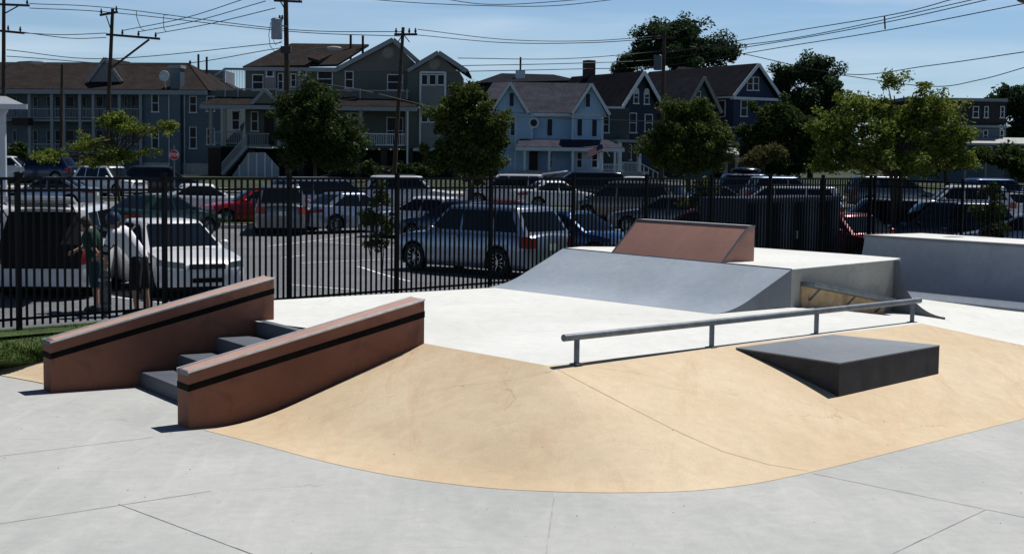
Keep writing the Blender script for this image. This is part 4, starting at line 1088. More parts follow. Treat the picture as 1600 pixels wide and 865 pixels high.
dr = h.block('door', M_DARKW, 827, 236, 840, 266, .24, .296); h.win(855,237,863,262,1.2); h.win(901,237,910,262,0); h.win(924,238,934,262,0)
h.rail(940, 256, 974, 266, -2.0)
# flag on the porch
fl_ = at(943, 227, 121.5); fb = at(921, 241, 121.5)
ft = thing('flag', 'small striped red white and blue flag on a slanted porch pole', 'flag', (fl_.x, fl_.y, fl_.z))
MB().tube([(.6,1.2,-.9),(-.1,-.1,.1)], .03, 8).build('flag_pole', M_WHITE, ft)
M_FR = mat('flag_red', (.45,.02,.03), .8); M_FB = mat('flag_blue', (.02,.03,.16), .8); M_FW = mat('flag_white', (.7,.7,.7), .8)
w_, hgt = 1.25, .62
for k in range(7):
    rows = [[(-.05-w_*u, -.06-.05*math.sin(6*u), .1-.55*u-hgt*(k+kk)/7+.04*math.sin(7*u)) for u in np.linspace(0,1,8)] for kk in (0,1)]
    MB().grid(rows).build('stripe', M_FR if k % 2 == 0 else M_FW, ft)
rows = [[(-.05-w_*u, -.075-.05*math.sin(6*u), .105-.55*u-hgt*kk+.04*math.sin(7*u)) for u in np.linspace(0,.42,4)] for kk in (0,.56)]
MB().grid(rows).build('canton', M_FB, ft)
# --- low dark house behind
h = House('rear_house', 'dark low roofed house rising behind the pale blue cottage', 'house', 810, 150, 0)
P = h.P
h.block('wall', S_BROWN, 748, 133, 900, 275, 0, 10, True)
h.roof([[P(742,134,-.5), P(905,130,-.5), P(865,121,6), P(784,119,6)]], R_DARK, .3); h.roof([[P(742,134,-.5), P(784,119,6), Vector((P(784,119,6).x,9,P(784,119,6).z)), Vector((P(742,134,-.5).x,10,P(742,134,-.5).z))]], R_DARK, .3)
a = P(813,120,3); MB().bb(a.x-.5,a.x+.5,2.6,3.4,a.z-1,a.z+.65).build('chimney', M_WHITE, h.t); MB().tube([(a.x,3,a.z+.6),(a.x,3,a.z+2.0)],.1,8).build('chimney_pipe', M_DARKW, h.t)
# --- dark gabled house with arched windows
def street_house(name, label, pxc, Y, yaw, L, R, A, D, wm, rm, tri=None, trim=M_WHITE):
    h = House(name, label, 'house', pxc, Y, yaw)
    l, r, a = h.P(*L, -.5), h.P(*R, -.5), h.P(*A, -.5); z = l.z
    r.z = z; a.x = (l.x+r.x)/2
    gabled(h, l, r, a, D, wm, rm, trim, tri=tri)
    return h
h = street_house('dark_house', 'dark navy house with arched attic windows and square brick chimney', 1000, 132, 30, (973,167),(1038,167),(1007,113), 11, S_NAVY, R_DARK)
P = h.P
h.win(989.6,142,997.6,162,-.0,arch=True); h.win(1006,143,1014,163,0,arch=True); h.win(982.7,176,994,207.5,0); h.win(1007,178,1019,206,0)
xl = h.P(973,167,-.5).x+.45
for y0 in (1.5, 5, 8.5):
    for z0 in (4.6, 1.6): h.swin(y0, y0+1, z0, z0+1.7, xl)
a = h.P(882,96,9.0); cm = MB().bb(xl+1.9-.4, xl+1.9+.4, 8.2, 9.2, 5, h.P(882,93,9).z).build('chimney', mat('chimney_brick', (.06,.035,.03), .9), h.t)
q0, q1 = P(964,220,-2.2), P(1012,221,-2.2); q1.z = q0.z
MB().bb(q0.x,q1.x,-2.3,-.02,q0.z-.12,q0.z+.12).build('porch_roof', M_GREYT, h.t)
for px in (968,999): h.post(px, 221, 268, -2.0, .3, ground=True)
h.rail(970, 253, 998, 269, -2.0); h.block('porch_floor', M_GREYT, 966, 268, 1012, 276, -2.2, -.02, True)
h.win(976,225,986,250,0); 
b = MB(); a = P(999,254,-2.0); b.bar(a, a+Vector((2.0,-1.4,-1.3)), .08); b.bar(a+Vector((0,0,-.8)), a+Vector((2.0,-1.4,-2.1)), .08)
for k in range(7): c_ = a+Vector((2.0,-1.4,-1.3))*(k/6); b.bar(c_, c_-Vector((0,0,.8)), .05)
b.build('step_railing', M_WHITE, h.t)
# side wing in dark green
h2 = House('green_annex', 'dark green house side with one white window behind the cottage porch', 'house', 955, 129, 0)
h2.block('wall', S_DKG, 941, 168, 982, 275, 0, 3, True); h2.win(942,182,952,207.5,0); h2.block('eave_board', M_WHITE, 938, 166, 976, 170, -.3, 3)
# --- grey roofed house
h = street_house('teal_house', 'grey roofed house with a greenish gable beside the blue house', 1095, 138, 30, (1070,175),(1128,175),(1096,121), 14, S_TEAL, R_LG, trim=M_BEIGE)
h.win(1085,142,1094,160,0); h.win(1082,185,1092,208,0)
# --- royal blue house
h = street_house('blue_house', 'deep blue house with white trimmed gable and paired attic window', 1170, 142, 30, (1146,151),(1222,151),(1187,101), 17, S_BLUE, R_DARK)
P = h.P
h.win(1167,120,1176,141.5,0); h.win(1176.5,120,1185,141.5,0); h.win(1157,156,1167,182,0)
l_ = P(1146,151,-.5); r_ = P(1222,151,-.5); MB().bb(l_.x, r_.x, -.6, -.004, l_.z-.25, l_.z-.0).build('pediment_board', M_WHITE, h.t)
xl = l_.x+.45
for y0 in (1.2, 5, 9): h.swin(y0, y0+1.2, P(1157,182,0).z, P(1157,156,0).z, xl); h.swin(y0, y0+1.4, 1.2, 3.2, xl)
h.block('porch_roof', M_BEIGE, 1120, 197, 1175, 201, -2, -.02)
hs = House('porch_shed', 'small pale roofed porch with steps beside the round tree', 'porch', 1145, 112, 0)
hs.roof([[hs.P(1131,244,-1), hs.P(1155,244,-1), hs.P(1147,226,1.2), hs.P(1131,226,1.2)]], mat('pale_shingle', (.34,.34,.32), .8, fine=.2, fscale=8), .15)
hs.post(1135, 243, 272, -.8, .2, M_BEIGE, ground=True); hs.post(1151, 243, 272, -.8, .2, M_BEIGE, ground=True); hs.block('wall', S_BROWN, 1131, 236, 1153, 272, 1.2, 1.6, True)
a = hs.P(1152,246,-1); MB().bar(a, a+Vector((1.2,-.5,-1.2)), .1).build('step_railing', M_GREYT, hs.t)
# --- flat roofed house right
h = House('flat_house', 'dark flat roofed house with pale porch roof behind the right trees', 'house', 1510, 138, 0)
P = h.P
h.block('upper_wall', S_BROWN, 1420, 156, 1572, 195, 0, 9); h.block('lower_wall', S_GREY, 1420, 199, 1569, 275, .1, 9, True)
h.block('cornice', M_GREYT, 1415, 152, 1575, 159, -.5, 9.3); h.block('band', M_GREYT, 1418, 194, 1573, 200, -.3, 8.5)
for q in ((1520,166,1529,184),(1538,166,1544,184),(1563,166,1569,184)): h.win(*q, 0)
for q in ((1562,203,1568,221),(1536,203,1543,220)): h.win(*q, .1)
q0, q1, q2_, q3 = P(1462,226,-3), P(1640,231,-3), P(1640,222,0), P(1470,217,0); q1.z = q0.z; q2_.z = q3.z
h.roof([[q0,q1,q2_,q3]], mat('pale_porch_roof', (.34,.36,.35), .7), .2, 'porch_roof')
for px in (1509,1541,1590): h.post(px, 228, 275, -2.7, .2, M_BEIGE, ground=True)
h.rail(1510, 252, 1540, 262, -2.7, M_GREYT)
# dark distant roofs filling behind
h = House('back_roof_house', 'dark roof peeking above the grey roofed house', 'house', 1075, 160, 25)
h.block('wall', S_BROWN, 1050, 128, 1120, 275, 0, 8, True); h.roof([[h.P(1040,130,-.5), h.P(1128,130,-.5), h.P(1128,112,5), h.P(1060,107,5)]], R_DARK, .2)
h = House('filler_house', 'far brown house at the right picture edge behind trees', 'house', 1640, 150, 0)
h.block('wall', S_BROWN, 1590, 200, 1720, 275, 0, 9, True); h.roof([[h.P(1584,201,-.5), h.P(1725,203,-.5), h.P(1700,180,5), h.P(1610,178,5)]], R_DARK, .2)
# white pavilion corner at far left
h = House('pavilion', 'white pavilion roof corner with a round post at far left', 'pavilion', 5, 62, 0)
P = h.P
a, b_, c_, d_ = P(-90,163,-1), P(42,165,-1), P(42,163,6), P(-90,155,6)
h.roof([[P(-90,168,-1), P(43,170,-1), P(10,155,3.5), P(-90,150,3.5)]], M_GREYT, .12); MB().bb(P(-90,170,-1).x, P(43,170,-1).x, -1.07, -1.005, P(43,171,-1).z, P(43,163,-1).z).build('fascia', M_WHITE, h.t)
MB().tube([(P(4,170,0).x,0,-.2),(P(4,170,0).x,0,P(4,170,0).z)], .14, 14).build('column', M_WHITE, h.t, smooth=True)
MB().tube([(P(-80,170,0).x,0,-.2),(P(-80,170,0).x,0,P(-80,170,0).z)], .14, 14).build('column', M_WHITE, h.t, smooth=True)
a = P(12,171,-.9); MB().tube([(a.x,-.9,a.z),(a.x-.25,-.6,a.z-.3),(P(4,170,0).x+.1,-.16,a.z-.55)], .04, 8).build('downspout', M_WHITE, h.t)
# ------------------------------------------------------------------ utility poles
def upole(label, pts, Y, r0=.17, r1=.11):
    b = at(*pts[-1], Y); b.z = g(Y); a = at(*pts[0], Y)
    t = thing('utility_pole', label, 'utility pole', b); o = b.copy()
    MB().tube([Vector((0,0,-.3)), (a-o)*.5, a-o], [r0, (r0+r1)/2, r1], 10).build('pole', M_WOOD, t, smooth=True)
    return t, o
def arm(t, o, p0, p1, Y, w=.12, name='crossarm', ins=()):
    a, b = at(*p0, Y-.15)-o, at(*p1, Y-.15)-o
    MB().bar(a, b, w, w*1.2).build(name, M_WOOD, t)
    for k in ins:
        p = a.lerp(b, k); MB().lathe([(.02,0),(.04,.02),(.05,.06),(.09,.09),(.06,.13),(.09,.17),(.05,.22),(.04,.34),(0,.35)], 10, 'Z', p+Vector((0,0,.06))).build('insulator', M_UNDER, t, smooth=True)
def lamp_arm(t, o, pts, Y, head):
    MB().tube([at(*p, Y)-o for p in pts], .04, 8).build('lamp_arm', M_STEEL, t, smooth=True)
    c = at(*head, Y)-o; MB().ball(c, .16, 3.0, 1.2, .8).build('lamp_head', M_GREYT, t, smooth=True)
YP = 97
t, o = upole('tall pole at the left picture edge behind the white pavilion', [(6,-30),(5,270)], YP)
arm(t, o, (-25,6), (46,9), YP, ins=(.2,.95)); arm(t, o, (-25,46), (38,52), YP, ins=(.6,.9)); arm(t, o, (6,22), (28,10), YP, .06, 'brace')
lamp_arm(t, o, [(6,103),(30,97),(55,96)], YP, (60,98))
t, o = upole('leaning pole with a long bracketed side arm', [(176,14),(164,285)], YP)
arm(t, o, (156,24), (184,19), YP, ins=(.08,.92)); arm(t, o, (166,54), (250,61), YP, ins=(.3,.6,.92)); arm(t, o, (172,108), (233,62), YP, .1, 'brace'); arm(t, o, (166,25), (173,46), YP, .05, 'brace')
t, o = upole('thin short pole before the townhouse balconies', [(97,101),(95,285)], 104, .13, .09)
t, o = upole('thick pole with grey transformer can and street lamp', [(446,-40),(451,285)], 92, .18, .14)
arm(t, o, (428,1), (472,3), 92, ins=(.9,)); arm(t, o, (432,-8), (445,14), 92, .06, 'brace')
tc_ = at(432.5, 45.5, 91.6)-o; cl = MB(); cl.lathe([(0,-.62),(.33,-.62),(.35,-.55),(.35,.5),(.37,.52),(.37,.58),(.25,.66),(0,.68)], 18, 'Z', tc_)
tr = cl.build('transformer', mat('transformer_grey', (.26,.30,.36), .5), t, smooth=True)
MB().bar(tc_+Vector((.3,.1,.2)), tc_+Vector((.65,.3,.2)), .08).build('bracket', M_STEEL, tr)
for px in (437, 441): MB().tube([at(px,30,91.6)-o, at(px,24,91.6)-o], [.08,.05], 8).build('bushing', M_UNDER, tr)
MB().tube([at(423,35,91.6)-o, at(420,55,91.6)-o, at(422,72,91.6)-o, at(431,83,91.6)-o, at(440,78,91.8)-o], .02, 6).build('lead_wire', M_WIRE, t)
MB().tube([at(441,64,91.6)-o, at(430,70,91.6)-o, at(426,60,91.6)-o], .02, 6).build('lead_wire', M_WIRE, t)
f_ = at(447,78,91.5)-o; MB().box(f_, (.62,.45,.42)).build('control_box', M_CHAR, t, bevel=.03)
lamp_arm(t, o, [(452,95),(470,84),(495,76),(515,74)], 92, (522,75.5))
t, o = upole('slim pole with tangled crossarm in front of the big sage house', [(630,43),(614,285)], 95, .16, .1)
arm(t, o, (616,54), (652,54), 95, ins=(.08,.35,.65,.92)); arm(t, o, (622,66), (628,56), 95, .05, 'brace'); arm(t, o, (640,66), (632,56), 95, .05, 'brace')
t, o = upole('dark pole in front of the navy house gable', [(1038,48),(1033,285)], 100, .17, .11)
arm(t, o, (1020,58), (1056,59), 100, ins=(.1,.9)); c_ = at(1028,98,99.7)-o; MB().lathe([(0,-.5),(.28,-.5),(.28,.45),(.2,.52),(0,.52)], 14, 'Z', c_).build('transformer', mat('transformer_dark', (.06,.08,.10), .6), t, smooth=True)
# ------------------------------------------------------------------ wires
WL = [
 ('upper wire of the pair running from left pole past the leaning pole', [(46,6,97),(176,13,97),(448,46,96),(630,50,95)], 2),
 ('second wire of the pair running from left pole past the leaning pole', [(46,13,97),(176,20,97),(448,49,96),(630,57,95)], 2),
 ('lowest left wire between the two left poles', [(38,52,97),(100,54.5,97),(166,52,97)], 1),
 ('left wire dipping slightly under the lowest left wire', [(38,51,97),(110,60,97),(166,59,97)], 1),
 ('steep wire rising from the side arm, leftmost', [(192,48,97),(290,28,90),(390,-4,82)], 1),
 ('steep wire rising from the side arm, middle', [(217,50,97),(310,32,90),(415,2,82)], 1),
 ('steep wire rising from the side arm, rightmost', [(243,53,97),(330,37,90),(430,13,82)], 1),
 ('thin service wire below the transformer crossing the roof vents', [(10,78,97),(170,92,97),(440,67,92)], 1),
 ('lower service wire crossing above the roof terrace', [(10,88,97),(250,102,97),(440,75,92)], 1),
 ('wire from the slim pole toward the dark pole, top', [(652,46,95),(790,62,97),(920,64,99),(1036,56,100)], 1),
 ('wire from the slim pole toward the dark pole, below', [(652,55,95),(790,67,97),(920,67,99),(1036,60,100)], 1),
 ('middle wire above the brick chimney rising to the right', [(715,91,96),(880,92,97),(1036,80,100),(1240,60,90),(1600,-18,75)], 1),
 ('heavy wire rising right beside the spacer', [(715,103,96),(900,99,97),(1036,92,100),(1240,62,90),(1400,32,80),(1560,-4,72)], 1),
 ('lowest heavy wire rising right below the spacer', [(715,112,96),(900,108,97),(1036,103,100),(1240,71,90),(1400,45,80),(1600,6,70)], 1),
 ('topmost wire of the three rising to the right corner', [(1036,84,100),(1240,49,90),(1400,22,80),(1500,-4,72)], 1),
 ('lone wire over the yellow green tree', [(1160,84,100),(1320,116,92),(1450,103,85),(1610,80,76)], 1),
 ('faint wire above the flat roofed house', [(1310,117,100),(1450,135,92),(1530,125,85),(1620,100,78)], 1),
 ('pair of wires across the sky top, upper', [(640,-12,60),(760,7,60),(900,0,60),(960,-8,60)], 1),
 ('pair of wires across the sky top, lower', [(500,-8,60),(640,4,60),(770,9.5,60),(870,9,60),(980,-3,60)], 1),
 ('low service wire crossing the front of the sage house', [(455,125,92),(560,140,93),(700,172,96),(800,182,100),(1030,190,100)], 1),
]
def catmull(P_, n=10):
    P_ = [P_[0]*2-P_[1]]+P_+[P_[-1]*2-P_[-2]]; out = []
    for i in range(1, len(P_)-2):
        for k in range(n):
            t = k/n; a, b, c, d = P_[i-1:i+3]
            out.append(.5*((2*b)+(c-a)*t+(2*a-5*b+4*c-d)*t*t+(3*b-a-3*c+d)*t**3))
    return out+[P_[-2]]
for lab, pts, _ in WL:
    P_ = catmull([at(*p) for p in pts]); r = .016*P_[0].y/60
    o = MB().tube(P_, r, 5).build('power_line', M_WIRE, smooth=True); tag(o, lab, 'wire', 'overhead wires')
P_ = [at(1382,26,80), at(1383,46,80)]; tag(MB().bar(P_[0], P_[1], .07).build('wire_spacer', M_WIRE), 'short dark spacer clamped across three wires at right', 'wire spacer')
for lab, pts in (('curled jumper wire right of the leaning pole', [(213,18),(214,28),(220,44),(226,48)]), ('square jumper wire right of the curled jumper', [(262,24),(256,25),(256,44),(260,50)])):
    tag(MB().tube(catmull([at(*p, 94) for p in pts], 5), .022, 5).build('jumper_wire', M_WIRE), lab, 'wire')
# ------------------------------------------------------------------ stop sign
Y = 76; c = at(272, 242, Y); t = thing('stop_sign', 'red octagonal stop sign on a thin post beside the black vehicle', 'road sign', (c.x, c.y, g(Y)))
cz = c.z-g(Y)
MB().bb(-.03,.03,-.0,.04,-.1,cz+.5).build('post', M_STEEL, t)
R8 = 7.6/FPX*Y/math.cos(PI/8)
def octa(r, y): return [(r*math.cos(PI/8+PI/4*k), y, cz+r*math.sin(PI/8+PI/4*k)) for k in range(8)]
MB().prism(octa(R8, -.01), (0,-.01,0)).build('border', M_WHITE, t); MB().prism(octa(R8*.93, -.022), (0,-.006,0)).build('face', mat('sign_red', (.45,.012,.015), .5, var=.05), t)
def text(body, size, loc, m, par, rx=PI/2, rz=0, name='lettering', ext=.002):
    cu = bpy.data.curves.new(name, 'FONT'); cu.body = body; cu.size = size; cu.align_x = 'CENTER'; cu.align_y = 'CENTER'; cu.extrude = ext
    cu.materials.append(m); o = link(name, cu, par, loc); o.rotation_euler = (rx, 0, rz); return o
tx = text('STOP', .21*R8/.26, (0,-.032,cz), M_WHITE, t); tx.data.offset = .006
bpy.context.view_layer.update()
me_ = bpy.data.meshes.new_from_object(tx.evaluated_get(bpy.context.evaluated_depsgraph_get())); me_.materials.clear(); me_.materials.append(M_WHITE)
n_ = link('lettering', me_, t, tx.location.copy()); n_.rotation_euler = tx.rotation_euler; bpy.data.objects.remove(tx)
n_.name = 'lettering'
# ------------------------------------------------------------------ trees
def leaves(name, centers, rad, nper, size, m, par, squash=.8):
    C_ = np.repeat(np.array(centers), nper, axis=0); n = len(C_)
    R_ = np.repeat(np.array(rad), nper)[:, None]
    d = RNG.normal(size=(n, 3)); d /= np.linalg.norm(d, axis=1)[:, None]
    C_ = C_+d*R_*(RNG.random((n, 1))**.45)*np.array([1, 1, squash])
    a = RNG.normal(size=(n, 3)); a[:, 2] *= .6; a /= np.linalg.norm(a, axis=1)[:, None]
    b = RNG.normal(size=(n, 3)); b -= a*(a*b).sum(1)[:, None]; b /= np.linalg.norm(b, axis=1)[:, None]
    s = size*(.6+.8*RNG.random((n, 1))); a *= s; b *= s*.55
    V = np.stack([C_-a, C_+b, C_+a, C_-b], axis=1).reshape(-1, 3)
    me = bpy.data.meshes.new(name); me.vertices.add(4*n); me.vertices.foreach_set('co', V.ravel())
    me.loops.add(4*n); me.loops.foreach_set('vertex_index', np.arange(4*n)); me.polygons.add(n)
    me.polygons.foreach_set('loop_start', np.arange(0, 4*n, 4)); me.polygons.foreach_set('loop_total', np.full(n, 4)); me.update(calc_edges=True)
    me.materials.append(m); return link(name, me, par)
def tree(name, label, px, Y, blobs, n_cl, nper, size, lm, fork=.35, trunk_r=.12, clr=.4, base_px=None, limbs=14, group=None, cat='tree', hollow=.35, cone=False, stems=1, lift=.15):
    base = at(base_px or px, 300, Y); base.z = g(Y)
    t = thing(name, label, cat, base, 0, group)
    cs = []; wts = np.array([b[2]*b[3] for b in blobs], float); wts /= wts.sum()
    nb_ = max(6, n_cl//5)
    for k in range(nb_):
        b = blobs[RNG.choice(len(blobs), p=wts)]
        c = at(b[0], b[1], Y)-base; rx = b[2]*Y/FPX; rz_ = b[3]*Y/FPX
        d = RNG.normal(size=3); d /= np.linalg.norm(d); d[2] += lift; rmax = .8+.38*RNG.random()
        for q in range(5):
            rr = (hollow+(1-hollow)*(q+.5)/5)*rmax; j = RNG.normal(size=3)*clr*.45
            cs.append((c.x+d[0]*rx*rr+j[0], c.y+d[1]*rx*.85*rr+j[1], c.z+d[2]*rz_*rr+j[2]*.6))
    rad = [clr*(.6+.8*random.random()) for _ in cs]
    leaves('crown', cs, rad, nper, size, lm, t)
    tm = MB(); zs = [c[2] for c in cs]; zmin, zmax = min(zs), max(zs)
    cx = sum(c[0] for c in cs)/len(cs); fk = Vector((cx*.4, 0, zmin+(zmax-zmin)*fork*.3))
    for s_ in range(stems):
        off = Vector(((s_-(stems-1)/2)*.10, 0, 0)); fk2 = fk+off*1.5
        topc = Vector((cx+off.x*3, 0, zmin+(zmax-zmin)*.8))
        tm.tube(catmull([off+Vector((0,0,-.1)), (off+fk2)*.5+Vector((random.uniform(-.06,.06),0,0)), fk2, (fk2+topc)*.5+Vector((random.uniform(-.2,.2),random.uniform(-.2,.2),0)), topc], 4), [trunk_r*(1-.85*(i/16)**.9) for i in range(17)], 8)
    for k in range(limbs):
        c = Vector(cs[random.randrange(len(cs))]); h0 = random.uniform(.0, .75); s0 = fk.lerp(Vector((cx, 0, zmin+(zmax-zmin)*.8)), h0)
        if c.z < s0.z-.3: s0 = fk
        mid = s0.lerp(c, .5)+Vector((0, 0, .12*(c-s0).length*random.random()))
        tm.tube(catmull([s0, mid, c], 4), [trunk_r*.45*(1-.8*i/8)*(1-.5*h0) for i in range(9)], 5)
    tm.build('trunk', M_BARK, t, smooth=True)
    return t
L_DK = leafmat('leaf_dark', (.014,.030,.008), (.06,.09,.02)); L_MD = leafmat('leaf_mid', (.02,.04,.008), (.11,.14,.028)); L_YL = leafmat('leaf_yellow', (.045,.085,.014), (.25,.285,.05), .35)
L_FAR = leafmat('leaf_far', (.018,.038,.016), (.055,.095,.032)); L_OL = leafmat('leaf_olive', (.05,.05,.02), (.12,.11,.04))
tree('young_tree', 'thin spreading yellow green tree in front of the townhouse row', 192, 58, [(85,245,38,7),(140,225,50,9),(225,203,55,9),(195,240,55,10),(262,195,22,6),(185,190,30,9),(150,252,60,7)], 260, 44, .055, L_YL, trunk_r=.07, clr=.22, hollow=.0, limbs=60, fork=.2, lift=.2)
tree('dense_tree', 'dense dark tree in front of the sage house porch', 492, 76, [(492,152,34,24),(485,195,62,45),(525,240,46,32),(455,240,30,28),(545,215,20,30)], 360, 110, .08, L_DK, trunk_r=.14, clr=.42)
tree('leafy_tree', 'broad dark green tree left of the pale blue cottage', 735, 68, [(728,168,34,28),(705,200,40,36),(765,200,36,44),(735,225,40,40),(740,255,50,30),(688,245,28,24),(780,240,25,28)], 420, 100, .075, L_MD, trunk_r=.12, clr=.36)
tree('round_tree', 'round bushy tree right of the small white porch', 1078, 82, [(1075,178,36,22),(1070,212,54,38),(1108,222,36,36),(1040,240,34,26),(1090,250,48,24)], 420, 105, .08, L_MD, trunk_r=.14, clr=.42)
tree('spreading_tree', 'wide yellow green tree with open top at the right', 1400, 46, [(1390,128,50,12),(1440,138,38,12),(1345,170,50,22),(1450,175,55,26),(1400,205,95,38),(1320,225,42,26),(1480,220,36,34),(1500,215,30,30),(1295,255,34,20),(1500,255,30,18),(1390,250,90,28),(1300,200,34,26)], 900, 46, .052, L_YL, trunk_r=.12, clr=.24, base_px=1404, limbs=60, hollow=.15, fork=.05, stems=3, lift=.1)
tree('tall_tree', 'tallest broad tree rising behind the navy house roof', 1060, 175, [(1050,68,52,32),(1000,92,32,22),(1118,88,32,30),(1050,98,66,22),(975,105,18,10)], 320, 110, .19, L_FAR, trunk_r=.4, clr=1.0, limbs=40, hollow=.25)
tree('tall_tree', 'dark tree behind the blue house gable, right of the tallest tree', 1265, 160, [(1232,118,26,20),(1268,112,30,18),(1296,138,24,30),(1250,165,52,34),(1290,175,30,32),(1310,200,20,30)], 320, 110, .17, L_FAR, trunk_r=.35, clr=.9)
tree('low_tree', 'low dark evergreen mass in front of the blue house', 1215, 118, [(1215,185,44,24),(1195,215,40,26),(1250,225,42,34),(1165,235,24,20),(1215,250,60,22)], 340, 110, .13, L_DK, trunk_r=.25, clr=.7)
tree('olive_shrub', 'olive brown shrub below the dark evergreen mass', 1195, 100, [(1195,243,26,14),(1180,255,20,12)], 60, 60, .12, L_OL, trunk_r=.08, clr=.4, cat='shrub')
tree('edge_tree', 'dark tree at the right picture edge behind the flat roofed house', 1590, 148, [(1575,160,26,20),(1620,185,36,40),(1592,200,20,30),(1600,240,30,25)], 220, 110, .18, L_FAR, trunk_r=.3, clr=.9)
tree('house_tree', 'dark tree in front of the flat roofed house porch', 1480, 112, [(1480,250,40,18),(1540,250,34,14),(1580,248,34,12),(1440,255,36,16),(1400,250,36,20),(1350,250,40,26),(1585,258,30,16)], 260, 60, .15, L_DK, trunk_r=.2, clr=.6)
tree('far_tree', 'low tree showing left of the rear house roof', 745, 168, [(745,142,12,8)], 40, 40, .22, L_FAR, trunk_r=.2, clr=.5)
tree('hedge_shrub', 'dark shrub before the far left townhouse porch', 25, 102, [(20,240,20,12),(60,250,24,8)], 80, 50, .14, L_DK, trunk_r=.06, clr=.4, cat='shrub')
tree('hedge_shrub', 'low shrub beside the stairs of the sage house', 470, 104, [(560,264,36,7),(640,266,26,7)], 60, 50, .14, L_DK, trunk_r=.06, clr=.35, cat='shrub')
tree('sapling', 'slender sapling with bare forked stems close behind the fence', 592, 29.5, [(600,282,10,12),(592,310,18,16),(582,340,22,22),(605,352,18,22),(588,378,18,12)], 150, 22, .036, L_MD, trunk_r=.016, clr=.10, hollow=.05, limbs=16, fork=.1, stems=3, base_px=588)
tree('sapling', 'leafy sapling behind the fence above the wedge', 1092, 39.5, [(1098,290,22,12),(1085,315,24,18),(1110,330,18,18)], 90, 28, .055, L_MD, trunk_r=.022, clr=.14, hollow=.1, limbs=12, fork=.05, stems=2)
tree('sapling', 'leafy sapling behind the quarter pipe at right', 1548, 43, [(1550,300,20,12),(1545,332,30,20),(1555,362,26,16)], 110, 28, .055, L_DK, trunk_r=.022, clr=.15, hollow=.1, limbs=12, fork=.05, stems=2)
# distant wooded belt closing the horizon
cs = []
for k in range(700):
    x = random.uniform(-170, 190); Yb = random.uniform(255, 285); cs.append((x, Yb, 1.4+random.random()**.8*(5.5+1.5*math.sin(x*.13)+1.2*math.sin(x*.05+2))))
o = leaves('distant_woods', cs, [2.2]*len(cs), 40, .5, L_FAR, None); tag(o, kind='stuff')
